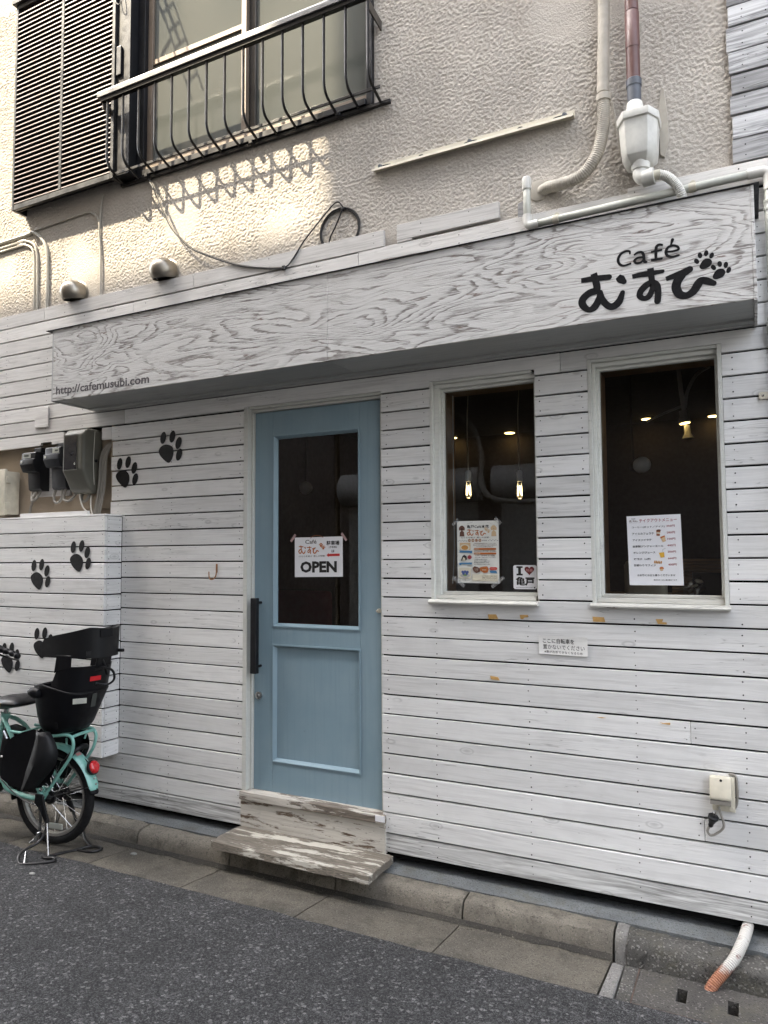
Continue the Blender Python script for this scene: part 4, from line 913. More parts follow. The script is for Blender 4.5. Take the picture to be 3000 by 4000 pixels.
conduit([[(-3.598, 3.850), (-3.612, 3.797), (-3.622, 3.70), (-3.625, 3.60), (-3.612, 3.478), (-3.606, 3.30), (-3.605, 3.18)], [(-4.232, 3.750), (-4.0, 3.758), (-3.793, 3.765), (-3.709, 3.758), (-3.646, 3.714), (-3.628, 3.66)]], 'thin forked conduit running down between the two vent hoods', 0.0065)
# ------------------------------------------------------------------ black cable, coil, mounting rail
t = thing('hanging_cable', (-2.6, 0, 3.2), 'thin black cable drooping from the railing to the coil', 'cable')
tube('cable', [(-3.30, 0.0, 3.862), (-3.229, 0.002, 3.868), (-3.167, -0.002, 3.80), (-3.124, -0.006, 3.718), (-3.057, -0.008, 3.59), (-2.993, -0.008, 3.484), (-2.885, -0.008, 3.371), (-2.798, -0.008, 3.309), (-2.546, -0.008, 3.19), (-2.36, -0.008, 3.135), (-2.203, -0.007, 3.107), (-2.144, -0.005, 3.146), (-2.085, 0.0, 3.223), (-2.006, 0.004, 3.301), (-1.91, 0.004, 3.383), (-1.871, 0.004, 3.398), (-1.845, 0.004, 3.370)], 0.0042, MT['cable'], t, seg=7, n=6)
tube('second_strand', [(-3.229, 0.005, 3.872), (-3.160, 0.001, 3.805), (-3.115, -0.003, 3.72), (-3.052, -0.004, 3.596), (-2.985, -0.004, 3.488), (-2.88, -0.004, 3.376), (-2.79, -0.004, 3.313), (-2.54, -0.004, 3.196), (-2.36, -0.004, 3.139), (-2.21, -0.003, 3.112)], 0.0028, MT['cable_grey'], t, seg=6, n=6)
box('cable_clip', (-2.212, -2.190, -0.016, -0.001, 3.092, 3.116), MT['cable'], t, 0.003)
t = thing('cable_coil', (-1.872, 0.02, 3.25), 'loose coil of black cable tucked behind the top board', 'cable')
for k in range(5):
    a = 0.113+0.004*math.sin(k*2.1); cy = 0.0235+0.0012*(k-2); cz = 3.256+0.003*math.cos(k*1.7)
    tube('turn', [(-1.872+a*1.02*math.cos(q*math.pi/8), cy, cz+a*math.sin(q*math.pi/8)) for q in range(16)], 0.0042, MT['cable'], t, seg=6, closed=True, n=3)
tube('tail', [(-1.845, 0.012, 3.372), (-1.862, 0.012, 3.33), (-1.895, 0.014, 3.27), (-1.925, 0.017, 3.225), (-1.936, 0.020, 3.185)], 0.004, MT['cable'], t, seg=7, n=5)
lathe('tie', [(0.010, -0.008), (0.012, -0.004), (0.012, 0.006), (0.009, 0.009)], (-1.848, 0.018, 3.362), MT['cable'], t, axis=(0.7, 0, -0.3), seg=10)
t = thing('mounting_rail', (-1.15, SY, 3.5), 'cream slotted metal rail bolted to the stucco', 'rail')
rp = MB(); pr = [(SY-.001, 3.550), (SY-.008, 3.550), (SY-.009, 3.520), (SY-.045, 3.512), (SY-.047, 3.500), (SY-.043, 3.500), (SY-.041, 3.508), (SY-.001, 3.514)]
n = len(pr); v = [(-1.662, y, z) for y, z in pr]+[(-0.652, y, z+.004) for y, z in pr]
mesh('angle_bar', v, [tuple(range(n)), tuple(range(2*n-1, n-1, -1))]+[(i, (i+1) % n, (i+1) % n+n, i+n) for i in range(n)], MT['ivory'], t)
for x, s in ((-1.605, 1), (-1.145, 1), (-0.715, 1), (-1.405, .3), (-0.902, .3)):
    o = prism('slot', ellipse_poly(x, 3.5345+.004*(x+1.66), 0.030*s+.004, 0.0055, 0, 12), SY-.0094, SY-.0086, MT['paint_black'], t)
for x in (-1.631, -1.149, -0.696): lathe('bolt', [(0.0125, 0), (0.0125, 0.005), (0.008, 0.007), (0.008, 0.013), (0.002, 0.0135)], (x, SY-.009, 3.5345+.004*(x+1.66)), MT['pipe_blue'], t, axis=(0, -1, 0), seg=8)

# ------------------------------------------------------------------ pipes at the right
def ribbed(path, r, amp, pitch, n=8):
    P = catmull(path, n); out = [P[0]]; acc = 0.0
    for a, b in zip(P, P[1:]):
        L = (b-a).length; k = max(1, int(L/(pitch/4)))
        for i in range(1, k+1): out.append(a+(b-a)*(i/k))
    s = 0.0; rad = []
    for i, p in enumerate(out):
        if i: s += (p-out[i-1]).length
        rad.append(r+amp*math.sin(2*math.pi*s/pitch))
    return out, rad
t = thing('duct_hose', (-0.51, SY, 3.2), 'thick taped grey-beige hose curving into the stucco wall', 'hose')
p, rr = ribbed([(-0.495, -0.035, 5.9), (-0.500, -0.035, 4.6), (-0.504, -0.035, 3.97), (-0.510, -0.035, 3.76), (-0.516, -0.035, 3.556)], 0.0255, 0.0006, 0.055, 6)
v, f = tubevf(p, rr, 16); mesh('hose', v, f, MT['hose'], t, smooth=True)
p, rr = ribbed([(-0.516, -0.035, 3.55), (-0.516, -0.035, 3.452), (-0.523, -0.035, 3.387), (-0.541, -0.035, 3.309), (-0.581, -0.033, 3.243), (-0.635, -0.028, 3.208), (-0.717, -0.010, 3.207), (-0.780, 0.012, 3.216), (-0.82, 0.05, 3.222)], 0.0262, 0.0010, 0.0085, 6)
v, f = tubevf(p, rr, 16); mesh('hose_bend', v, f, MT['hose'], t, smooth=True)
lathe('clamp', [(0.029, -0.016), (0.031, -0.014), (0.031, 0.014), (0.029, 0.016)], (-0.514, -0.035, 3.532), MT['hose'], t, seg=20)
lathe('wall_collar', [(0.050, 0.0), (0.048, 0.006), (0.030, 0.010)], (-0.822, SY, 3.222), MT['hose'], t, axis=(0, -1, 0), seg=18)
t = thing('brown_drainpipe', (-0.385, SY, 3.2), 'brown drainpipe running down into a white rainwater hopper', 'pipe')
PY = -0.060
lathe('pipe', [(0.0282, 0), (0.0282, 1.95)], (-0.386, PY, 3.86), MT['pipe_brown'], t, seg=22); lathe('pipe', [(0.0295, -0.004), (0.0295, 0.155), (0.0282, 0.157)], (-0.386, PY, 3.700), MT['pipe_brown'], t, seg=22)
lathe('pipe', [(0.0282, 0), (0.0282, 0.142)], (-0.386, PY, 3.556), MT['pipe_brown'], t, seg=22)
lathe('coupling', [(0.0285, 0.0), (0.0285, 0.075), (0.0315, 0.077), (0.0322, 0.105), (0.0295, 0.108)], (-0.385, PY, 3.452), MT['pipe_blue'], t, seg=22)
hp_ = thing('rain_hopper', (-0.37, SY, 3.15), 'white plastic rainwater hopper below the brown pipe', 'hopper')
HC = -0.3720
def sec(s, z, y1=0.012): return [(HC-.083*s, y1, z), (HC-.083*s, -.080*s-.005, z), (HC-.050*s, -.140*s-.005, z), (HC+.050*s, -.140*s-.005, z), (HC+.083*s, -.080*s-.005, z), (HC+.083*s, y1, z)]
def loft(secs):
    m = len(secs[0]); v = [p for s in secs for p in s]; f = [(i*m+k, i*m+(k+1) % m, (i+1)*m+(k+1) % m, (i+1)*m+k) for i in range(len(secs)-1) for k in range(m)]
    return v, f+[tuple(range(m-1, -1, -1)), tuple((len(secs)-1)*m+k for k in range(m))]
v, f = loft([sec(.34, 3.172, -.03), sec(.62, 3.186, -.012), sec(.80, 3.212), sec(.86, 3.25), sec(.93, 3.352), sec(.93, 3.3535), sec(1.0, 3.3545), sec(1.02, 3.385), sec(.80, 3.3855)])
mesh('hopper_box', v, f, MT['pvc_white'], hp_, bevel=0.003, seg=2, smooth=True)
lathe('inlet', [(0.0365, -0.03), (0.036, 0.03), (0.031, 0.062), (0.029, 0.064)], (-0.385, PY, 3.395), MT['pvc_white'], hp_, seg=22)
lathe('outlet', [(0.0365, -0.046), (0.0375, -0.044), (0.0375, 0.0), (0.034, 0.002)], (HC+.005, -0.060, 3.205), MT['pvc_white'], hp_, seg=22)
tube('elbow', [(HC+.004, -0.060, 3.175), (HC+.003, -0.060, 3.150), (HC+.010, -0.062, 3.130), (HC+.030, -0.064, 3.120), (HC+.052, -0.066, 3.122)], 0.0315, MT['pvc_white'], hp_, seg=18, n=5)
v, f = lathevf([(0.0345, -.024), (0.0350, .022), (0.022, .0225)], (HC+.036, -0.065, 3.121), (1, -0.08, .05), 20); mesh('elbow_socket', v, f, MT['pvc_white'], hp_, smooth=True)
lathe('sleeve', [(0.0205, 0), (0.0205, .026)], (HC+.056, -0.066, 3.123), MT['ivory'], hp_, axis=(1, 0.05, .02), seg=16)
p, rr = ribbed([(HC+.076, -0.065, 3.123), (HC+.105, -0.060, 3.110), (HC+.135, -0.052, 3.078), (HC+.155, -0.040, 3.040), (HC+.160, -0.020, 3.01)], 0.0192, 0.0016, 0.0068, 6)
v, f = tubevf(p, rr, 14); mesh('ribbed_tube', v, f, MT['pvc_white'], hp_, smooth=True)
prism('back_plate', [(-0.296, 3.250), (-0.279, 3.235), (-0.262, 3.300), (-0.262, 3.40), (-0.274, 3.535), (-0.286, 3.550), (-0.300, 3.44)], 0.020, 0.0285, MT['hose'], hp_, bevel=0.001); prism('back_plate', [(-0.492, 3.545), (-0.484, 3.535), (-0.455, 3.36), (-0.452, 3.27), (-0.462, 3.30), (-0.474, 3.40)], 0.020, 0.0285, MT['hose'], hp_, bevel=0.001)
t = thing('ivory_drain_pipe', (0.0, -0.03, 3.0), 'ivory plastic pipe running along the top of the sign and down its right end', 'pipe')
YP = -0.030
def seg(a, b, r, nm='pipe'):
    a, b = Vector(a), Vector(b); v, f = lathevf([(r-.0006, 0), (r, 0.001), (r, (b-a).length-.001), (r-.0006, (b-a).length)], a, b-a, 18); mesh(nm, v, f, MT['pvc_grey'], t, smooth=True)
seg((-0.862, YP, 3.210), (-0.862, YP, 3.085), 0.0165); seg((-0.815, YP, 3.041), (0.035, YP, 3.058), 0.0165); seg((0.104, YP, 2.985), (0.102, YP, 2.44), 0.0185); seg((0.110, YP, 2.42), (0.112, YP, 0.12), 0.0185)
lathe('cap', [(0.020, 0), (0.0205, .002), (0.0205, .048), (0.017, .058), (0.008, .063)], (-0.862, YP, 3.208), MT['pvc_white'], t, seg=18)
tube('elbow', [(-0.862, YP, 3.090), (-0.862, YP, 3.062), (-0.858, YP, 3.047), (-0.845, YP, 3.040), (-0.812, YP, 3.0412)], 0.0202, MT['pvc_white'], t, seg=16, n=5)
tube('elbow', [(0.030, YP, 3.058), (0.075, YP, 3.059), (0.096, YP, 3.052), (0.104, YP, 3.034), (0.104, YP, 2.978)], 0.0210, MT['pvc_white'], t, seg=16, n=5)
lathe('coupling', [(0.0205, 0), (0.022, .002), (0.022, .012), (0.0205, .014), (.0205, .03), (0.022, .032), (0.022, .044), (0.0205, .046)], (0.1035, YP, 2.895), MT['pvc_grey'], t, seg=18)
tube('offset_bend', [(0.102, YP, 2.47), (0.101, YP, 2.45), (0.098, YP-.004, 2.43), (0.103, YP, 2.40), (0.110, YP, 2.37)], 0.0225, MT['pvc_grey'], t, seg=16, n=4)
for x, z in ((-0.733, 3.0425), (-0.172, 3.054)):
    lathe('clip', [(0.0172, -.014), (0.0195, -.013), (0.0195, .013), (0.0172, .014)], (x, YP, z), MT['ivory'], t, axis=(1, 0, 0.02), seg=18); prism('clip_foot', ellipse_poly(x, z+.026, .012, .014, 0, 12), -0.012, -0.001, MT['ivory'], t)
lathe('clip', [(0.0192, -.014), (0.0212, -.013), (0.0212, .013), (0.0192, .014)], (0.112, YP, 2.172), MT['ivory'], t, seg=18); prism('clip_foot', [(0.040, 2.163), (0.045, 2.158), (0.10, 2.158), (0.10, 2.186), (0.045, 2.186), (0.040, 2.180)], -0.010, -0.001, MT['ivory'], t, bevel=.001)
lathe('screw', [(0.005, 0), (0.004, .002)], (0.056, -0.010, 2.172), MT['chrome'], t, axis=(0, -1, 0), seg=10)
# ------------------------------------------------------------------ meters and boxes in the recess
def meter(x0, x1, mat, label, ztop):
    t = thing('electric_meter', ((x0+x1)/2, 0.0, 1.99), label, 'meter', 'electric meters in the wall recess')
    pr = [(.045, ztop), (-.060, ztop-.002), (-.068, ztop-.010), (-.068, ztop-.046), (-.080, ztop-.050), (-.082, ztop-.082), (-.060, ztop-.128), (-.030, ztop-.132), (-.022, 2.000), (-.010, 1.988), (.045, 1.988)]
    n = len(pr); v = []
    for x in (x0, x1):
        for y, z in pr: v.append((x+(0.012 if x == x0 else -0.0)*(z < ztop-.13), y, z))
    mesh('body', v, [tuple(range(n)), tuple(range(2*n-1, n-1, -1))]+[(i, (i+1) % n, (i+1) % n+n, i+n) for i in range(n)], mat, t, bevel=0.003, seg=2, smooth=True)
    if ztop < 2.24: box('dial', (x0+.016, x0+.085, -.0695, -.0682, ztop-.040, ztop-.014), MT['lcd'], t); box('digits', (x0+.026, x0+.068, -.0700, -.0696, ztop-.031, ztop-.018), MT['lcd_dark'], t)
    else: box('dial', (x0+.068, x0+.125, -.0695, -.0682, ztop-.046+.004, ztop-.012), MT['lcd'], t); box('digits', (x0+.090, x0+.118, -.0700, -.0696, ztop-.032, ztop-.022), MT['lcd_dark'], t)
    lathe('seal', [(0.0085, 0), (0.0075, .002)], (x0+.018, -.0815, ztop-.066), MT['sticker'], t, axis=(0, -1, 0), seg=14)
    box('hanger', (x0+.05, x1-.005, -.02, .045, ztop+.0005, ztop+.030), MT['meterblack'], t, 0.004)
    return t
meter(-4.187, -4.062, MT['meterblack'], 'black electric meter nearest the ivory box', 2.236)
meter(-3.968, -3.832, MT['metergrey'], 'dark grey electric meter beside the big olive meter box', 2.254)
t = thing('meter_box', (-3.675, 0, 1.95), 'big rounded olive-grey plastic meter box with a smoked window', 'meter box')
pr = [(.048, 2.345), (-.070, 2.345), (-.106, 2.310), (-.106, 2.085), (-.040, 1.965), (-.010, 1.952), (.048, 1.952)]
n = len(pr); v = [(x, y, z) for x in (-3.768, -3.586) for y, z in pr]
mesh('case', v, [tuple(range(n)), tuple(range(2*n-1, n-1, -1))]+[(i, (i+1) % n, (i+1) % n+n, i+n) for i in range(n)], MT['meterbox'], t, bevel=0.022, seg=4, smooth=True)
moulding(-3.752, -3.632, 2.086, 2.306, 0.009, -.1055, 0.003, 0.003, MT['meterbox'], t, 'window_frame'); box('smoked_window', (-3.744, -3.640, -.1085, -.1062, 2.094, 2.298), MT['smoked'], t)
lathe('knob', [(0.006, 0), (0.005, .003)], (-3.652, -.1086, 2.125), MT['lcd'], t, axis=(0, -1, 0), seg=12); lathe('latch', [(0.010, 0), (0.008, .010), (0.004, .012)], (-3.586, -.01, 2.150), MT['meterblack'], t, axis=(1, 0, 0), seg=12)
t = thing('junction_box', (-4.45, 0, 1.83), 'ivory hinged junction box at the left edge of the recess', 'junction box')
box('case', (-4.62, -4.357, -.045, .050, 1.845, 2.128), MT['ivory'], t, 0.006, 2, True); box('lid', (-4.63, -4.350, -.066, -.0455, 1.838, 2.140), MT['ivory'], t, 0.006, 2, True)
for z in (2.07, 1.90): box('hinge', (-4.3495, -4.338, -.060, -.030, z-.022, z+.022), MT['ivory'], t, 0.002)
t = thing('meter_cables', (-3.9, 0.0, 1.82), 'tangle of grey cables looping below the meters into the recess', 'cable')
cg = MT['cable_grey']
for p in ([(-4.10, .01, 1.99), (-4.105, .0, 1.965), (-4.13, -.005, 1.935), (-4.165, .0, 1.925), (-4.20, .02, 1.945), (-4.215, .04, 2.0), (-4.215, .05, 2.10)], [(-4.125, .0, 1.99), (-4.135, .0, 1.965), (-4.165, .01, 1.945), (-4.19, .03, 1.96), (-4.20, .05, 2.0), (-4.20, .055, 2.10)],
          [(-3.945, .0, 1.99), (-3.955, -.005, 1.95), (-3.945, -.008, 1.915), (-3.92, -.008, 1.905), (-3.895, -.005, 1.92), (-3.885, .0, 1.95), (-3.885, .0, 1.99)], [(-3.855, .0, 1.99), (-3.865, -.004, 1.955), (-3.86, -.008, 1.925), (-3.83, -.008, 1.912), (-3.795, -.004, 1.925), (-3.775, .01, 1.96), (-3.77, .02, 2.0)],
          [(-3.72, .01, 1.955), (-3.715, .0, 1.925), (-3.695, -.005, 1.905), (-3.67, -.004, 1.91), (-3.655, .0, 1.93), (-3.655, .01, 1.955)], [(-4.222, .052, 2.10), (-4.225, .05, 1.95), (-4.24, .045, 1.88), (-4.245, .04, 1.815)]): tube('cable', p, 0.0085, cg, t, seg=8, n=5)
for k, (dx, r) in enumerate(((0, .011), (.022, .0095), (.040, .008))): tube('riser_cable', [(-3.485+dx*.3, .03, 2.26), (-3.525+dx, .015, 2.235), (-3.548+dx, .0, 2.17), (-3.550+dx, -.005, 2.05), (-3.560+dx, -.005, 1.95), (-3.585+dx, .0, 1.88), (-3.61+dx, .01, 1.818)], r, cg, t, seg=8, n=5)
tube('earth_wire', [(-3.585, -.02, 2.33), (-3.582, -.03, 2.15), (-3.585, -.02, 2.02), (-3.60, .0, 1.955)], 0.0022, MT['cable_white'], t, seg=5, n=4)
for p in ([(-3.72, -.01, 1.955), (-3.70, -.02, 1.915), (-3.66, -.03, 1.86), (-3.60, -.03, 1.822)], [(-3.63, .0, 1.935), (-3.61, -.02, 1.90), (-3.585, -.04, 1.86), (-3.56, -.05, 1.818)]): tube('white_wire', p, 0.0045, MT['cable_white'], t, seg=6, n=4)
tag(box('timber_offcut', (-4.13, -3.53, -.112, -.094, 1.8125, 1.836), MT['plank'], None, 0.001), 'narrow white timber offcut lying on the boxing below the meters', 'board')
t = thing('cover_plate', (-4.085, 0, 2.40), 'blank white square plate screwed on the boards above the meters', 'plate')
box('plate', (-4.148, -4.021, -.0105, -.0015, 2.398, 2.530), MT['plank_up'], t, 0.004, 2)
for x in (-4.138, -4.031):
    for z in (2.408, 2.520): lathe('screw', [(0.003, 0), (0.002, .001)], (x, -.0106, z), MT['chrome'], t, axis=(0, -1, 0), seg=8)
t = thing('rusty_hook', (-2.66, 0, 1.43), 'small rusty hook screwed to the boards left of the door', 'hook')
tube('hook', [(-2.645, -.004, 1.510), (-2.645, -.004, 1.475), (-2.646, -.010, 1.450), (-2.652, -.022, 1.436), (-2.664, -.028, 1.433), (-2.676, -.026, 1.442), (-2.682, -.022, 1.458), (-2.684, -.020, 1.476)], 0.0032, MT['rust'], t, seg=8, n=4)
box('plate', (-2.651, -2.639, -.003, -.0005, 1.470, 1.518), MT['rust'], t, 0.001)

# ------------------------------------------------------------------ outdoor socket and its plug
t = thing('outdoor_socket', (-0.135, 0, 0.56), 'yellowed outdoor power socket with a dangling black plug', 'socket')
box('base', (-0.174, -0.092, -.012, -.0012, 0.556, 0.690), MT['ivory'], t, 0.004, 2, True)
pr = [(-.0125, .690), (-.036, .697), (-.043, .692), (-.062, .622), (-.060, .610), (-.0125, .606)]
n = len(pr); v = [(x, y, z) for x in (-0.180, -0.104) for y, z in pr]
mesh('cover', v, [tuple(range(n)), tuple(range(2*n-1, n-1, -1))]+[(i, (i+1) % n, (i+1) % n+n, i+n) for i in range(n)], MT['ivory'], t, bevel=0.005, seg=2, smooth=True)
box('skirt', (-0.179, -0.106, -.058, -.018, 0.592, 0.6075), MT['cable_grey'], t, 0.001)
lathe('button', [(0.009, 0), (0.008, .005)], (-0.107, -.012, 0.570), MT['ivory'], t, axis=(0, -1, 0), seg=14); lathe('screw_hole', [(0.005, 0), (0.004, .0008)], (-0.1395, -.0475, 0.6825), MT['paint_black'], t, axis=(0, -1, .3), seg=12)
tube('cord', [(-0.150, -.020, 0.575), (-0.147, -.026, 0.557), (-0.138, -.030, 0.530), (-0.135, -.030, 0.505), (-0.145, -.030, 0.488), (-0.159, -.030, 0.476), (-0.172, -.030, 0.467), (-0.184, -.030, 0.465), (-0.193, -.030, 0.476), (-0.190, -.030, 0.490), (-0.182, -.030, 0.503)], 0.0048, MT['cable_grey'], t, seg=8, n=5)
tube('cord_end', [(-0.112, -.004, 0.700), (-0.092, -.006, 0.697), (-0.085, -.006, 0.67), (-0.086, -.006, 0.60), (-0.10, -.006, 0.56)], 0.005, MT['cable_grey'], t, seg=8, n=4)
lathe('plug', [(0.007, 0), (0.010, .006), (0.0095, .016), (0.012, .022), (0.017, .038), (0.0195, .042), (0.0195, .050), (0.015, .052)], (-0.183, -.030, 0.498), MT['meterblack'], t, axis=(0.28, -.35, 0.9), seg=18)
for dx in (-.004, .006): box('pin', (-0.168+dx, -0.166+dx, -.056, -.049, 0.545, 0.562), MT['chrome'], t)

# ------------------------------------------------------------------ paper things
class Paper:
    def __init__(s, name, TL, TR, BR, BL, y, mat, label, cat, curl=0.0):
        s.c = [TL, TR, BR, BL]; s.y = y; s.t = tag(empty(name, (BL[0], y, BL[1])), label, cat)
        s.w = math.dist(TL, TR); s.h = math.dist(TL, BL); s.k = 0; s.curl = curl
        v = []; f = []; n = 8
        for j in range(n+1):
            for i in range(n+1): v.append(s.p(i/n, j/n, 0))
        for j in range(n):
            for i in range(n): a = j*(n+1)+i; f.append((a, a+1, a+n+2, a+n+1))
        mesh('sheet', v, f, mat, s.t)
    def p(s, u, v, lift):
        a, b, c, d = s.c
        x = (a[0]*(1-u)+b[0]*u)*(1-v)+(d[0]*(1-u)+c[0]*u)*v; z = (a[1]*(1-u)+b[1]*u)*(1-v)+(d[1]*(1-u)+c[1]*u)*v
        return (x, s.y-lift-s.curl*((2*u-1)**4+(2*v-1)**4)*0.5, z)
    def put(s, vf, mat, name='lettering'):          # vf in paper units: x 0..1, z 0..1 downwards
        v, f = vf; s.k += 1
        return mesh(name, [s.p(x, z, 0.0006+0.00005*s.k) for x, y, z in v], f, MT[mat], s.t)
    def text(s, body, u0, u1, v0, v1, bold=0.0): # v0 top, v1 bottom
        v, f = textvf(body, u0, u1, 0, 1, 0, bold, res=2); return [(x, y, v1-(v1-v0)*z) for x, y, z in v], f
    def lines(s, items, mat, name='lettering'):
        b = MB()
        for it in items: b.add(*s.text(*it))
        return s.put((b.v, b.f), mat, name)
    def poly(s, P, mat, name='picture'): return s.put(([(x, 0, z) for x, z in P], [tuple(range(len(P)))]), mat, name)
    def rect(s, u0, u1, v0, v1, mat, name='picture'): return s.poly([(u0, v0), (u1, v0), (u1, v1), (u0, v1)], mat, name)
    def oval(s, u, v, ru, rv_, mat, name='picture', rot=0): return s.poly(ellipse_poly(u, v, ru, rv_, rot), mat, name)
    def logo(s, u0, u1, v0, v1, mat, idx=range(9)):
        b = MB()
        for i in idx:
            P = [((x+.582)/.500, 1-(z-2.505)/.165, w/.5) for x, z, w in GLY[i]]
            v, f = strokevf([(q[0], q[1]*(.165/.5), q[2]) for q in P], .02, 0, 4, 5)
            b.add([(u0+(u1-u0)*x, -0.0, v0+(v1-v0)*z/(.165/.5)) for x, y, z in v], f)
        return s.put((b.v, b.f), mat, 'logo')
    def pawmark(s, u, v, r, mat):
        b = MB(); a = s.w/s.h
        for du, dv, q in ((0, .3, .62), (-.9, -.2, .3), (-.35, -.75, .32), (.35, -.75, .32), (.9, -.2, .3)):
            b.add([(x, 0, z) for x, z in ellipse_poly(u+du*r, v+dv*r*a, q*r, q*r*a*1.15, 0, 10)], [tuple(range(10))])
        return s.put((b.v, b.f), mat, 'paw_mark')

# open sign on the door pane
P = Paper('open_sign', (-2.176, 1.656), (-1.882, 1.658), (-1.881, 1.451), (-2.175, 1.447), LY+.0165, MT['paper'], 'white OPEN sign taped to the pane of the blue door', 'sign')
P.lines([('Café', .225, .465, .065, .165, .015)], 'i_ink_brown'); P.logo(.08, .52, .19, .42, 'i_orange'); P.pawmark(.555, .205, .035, 'i_orange'); P.pawmark(.605, .27, .035, 'i_orange')
P.lines([('-心と心を結ぶ  癒しの空間-', .08, .645, .455, .50, .01)], 'i_ink_brown')
P.lines([('駐車場', .672, .935, .10, .215, .025), ('(予約制)', .72, .885, .235, .295, .015), ('は', .775, .835, .325, .395, .025)], 'i_ink'); P.poly([(.672, .46), (.715, .405), (.715, .43), (.94, .425), (.94, .485), (.715, .49), (.715, .512)], 'i_red', 'arrow')
P.lines([('OPEN', .12, .88, .605, .895, .045)], 'i_ink')
for u, v, s_ in ((-.03, .01, 1), (1.03, .005, -1)):
    c = (P.c[0][0]+u*.294, P.c[0][1]-v*.208); r_ = R(52*s_)
    q = [(c[0]+math.cos(r_)*a-math.sin(r_)*b, c[1]+math.sin(r_)*a+math.cos(r_)*b) for a, b in ((-.024, -.0065), (.024, -.0065), (.024, .0065), (-.024, .0065))]
    mesh('tape', [(x, P.y-.0016, z) for x, z in q], [(0, 1, 2, 3)], MT['tape_pink'], P.t)
tube('cord', [P.p(.34, .025, .003), P.p(.40, -.025, .004), P.p(.475, -.04, .004), P.p(.55, -.025, .004), P.p(.61, .02, .003)], 0.0014, MT['i_brown'], P.t, seg=5, n=4)

# cafe poster in the left window
P = Paper('cafe_poster', (-1.257, 1.719), (-1.051, 1.717), (-1.051, 1.425), (-1.256, 1.427), .0712, MT['paper_warm'], 'densely printed cafe poster taped inside the left window', 'poster')
P.lines([('亀戸Café本店', .24, .77, .065, .12, .02)], 'i_ink'); P.logo(.24, .71, .125, .24, 'i_orange'); P.pawmark(.70, .135, .04, 'i_tan'); P.pawmark(.76, .17, .04, 'i_tan')
P.lines([('- 心と心を結ぶ  癒しの空間 -', .06, .80, .255, .28, .01)], 'i_ink')
for cu, c1, c2 in ((.12, 'i_darkbrown', 'i_ink'), (.885, 'i_tan', 'i_cream')):        # two seated curly dogs
    P.poly([(cu-.06, .25), (cu-.05, .18), (cu, .15), (cu+.05, .18), (cu+.06, .25)], c1); P.oval(cu, .115, .06, .042, c1); P.oval(cu-.05, .125, .022, .03, c1); P.oval(cu+.05, .125, .022, .03, c1); P.oval(cu, .13, .02, .014, c2 if c2 != 'i_cream' else 'i_tan'); P.oval(cu, .125, .007, .005, 'i_ink')
for k in range(4): P.oval(.30+.085*k, .315, .036, .024, 'i_brown'); 
P.lines([('玄米ご飯', .27, .59, .303, .327, .02)], 'i_cream'); P.lines([('のお店', .61, .72, .305, .327, .015)], 'i_ink')
for k in range(7): P.pawmark(.03+.033*k, .325-.01*(k % 2), .009, 'i_ink'); P.pawmark(.76+.035*k, .32-.012*(k % 2), .009, 'i_ink'); P.pawmark(.25+.022*k, .05-.035*(k/7), .008, 'i_grey'); P.pawmark(.75+.033*k, .03+.008*k, .008, 'i_grey')
P.lines([('10年間産直無農薬玄米にこだわり続け', .41, .94, .357, .374, .01), ('極上の特別栽培玄米(奥出雲産)が', .39, .96, .382, .401, .01), ('食べられる玄米専門のお店です。', .47, .88, .407, .423, .01)], 'i_darkbrown')
P.rect(.41, .94, .438, .467, 'i_orange', 'banner'); P.rect(.41, .94, .510, .540, 'i_orange', 'banner')
P.lines([('定休日', .42, .52, .443, .462, .01), ('営業時間', .42, .56, .515, .535, .01)], 'i_cream')
P.lines([('月曜日(祝日の場合営業し翌日休業)', .41, .94, .477, .500, .012), ('11:45～20:00(L.O.19:00)', .435, .915, .552, .573, .012), ('(平日15時～17時はcloseしております)', .43, .925, .581, .599, .008)], 'i_darkbrown')
P.lines([('ご来店時web予約できます。', .41, .73, .612, .630, .015), ('当日のキャンセルはご遠慮願います。', .41, .79, .638, .655, .015), ('駐車場(予約制30分100円)', .41, .77, .664, .682, .015), ('※ご予約は03-6874-1259', .41, .79, .690, .706, .015)], 'i_ink')
P.poly([(.39, .81), (.37, .76), (.42, .73), (.50, .745), (.56, .77), (.55, .82), (.46, .84)], 'i_darkbrown', 'badge'); P.poly([(.56, .80), (.54, .75), (.62, .735), (.72, .73), (.76, .77), (.73, .83), (.64, .835)], 'i_orange', 'badge'); P.poly([(.77, .765), (.80, .742), (.94, .742), (.96, .765), (.94, .785), (.80, .79)], 'i_red', 'badge'); P.poly([(.78, .81), (.80, .795), (.94, .80), (.95, .82), (.96, .845), (.92, .835), (.80, .835)], 'i_blue', 'badge')
P.lines([('玄米粉', .42, .51, .765, .785, .01), ('ナッツ', .43, .50, .792, .812, .01), ('玄米麺使', .60, .71, .775, .80, .01), ('テイクアウト', .80, .92, .752, .775, .01)], 'i_cream')
P.rect(.07, .33, .352, .47, 'i_tan'); P.oval(.19, .43, .12, .055, 'i_cream'); P.oval(.19, .43, .085, .038, 'i_pasta'); P.poly([(.05, .478), (.37, .482), (.37, .525), (.31, .522), (.31, .515), (.05, .510), (.07, .495)], 'i_blue', 'ribbon')
P.poly([(.09, .64), (.13, .57), (.17, .545), (.23, .57), (.24, .62), (.18, .65)], 'i_ink'); P.poly([(.12, .64), (.15, .585), (.19, .60), (.20, .65)], 'i_cream'); P.oval(.305, .585, .05, .033, 'i_wine'); P.poly([(.05, .675), (.37, .672), (.355, .688), (.37, .702), (.10, .700), (.10, .715), (.05, .712)], 'i_blue', 'ribbon'); P.lines([('540yen', .25, .37, .718, .734, .01)], 'i_ink')
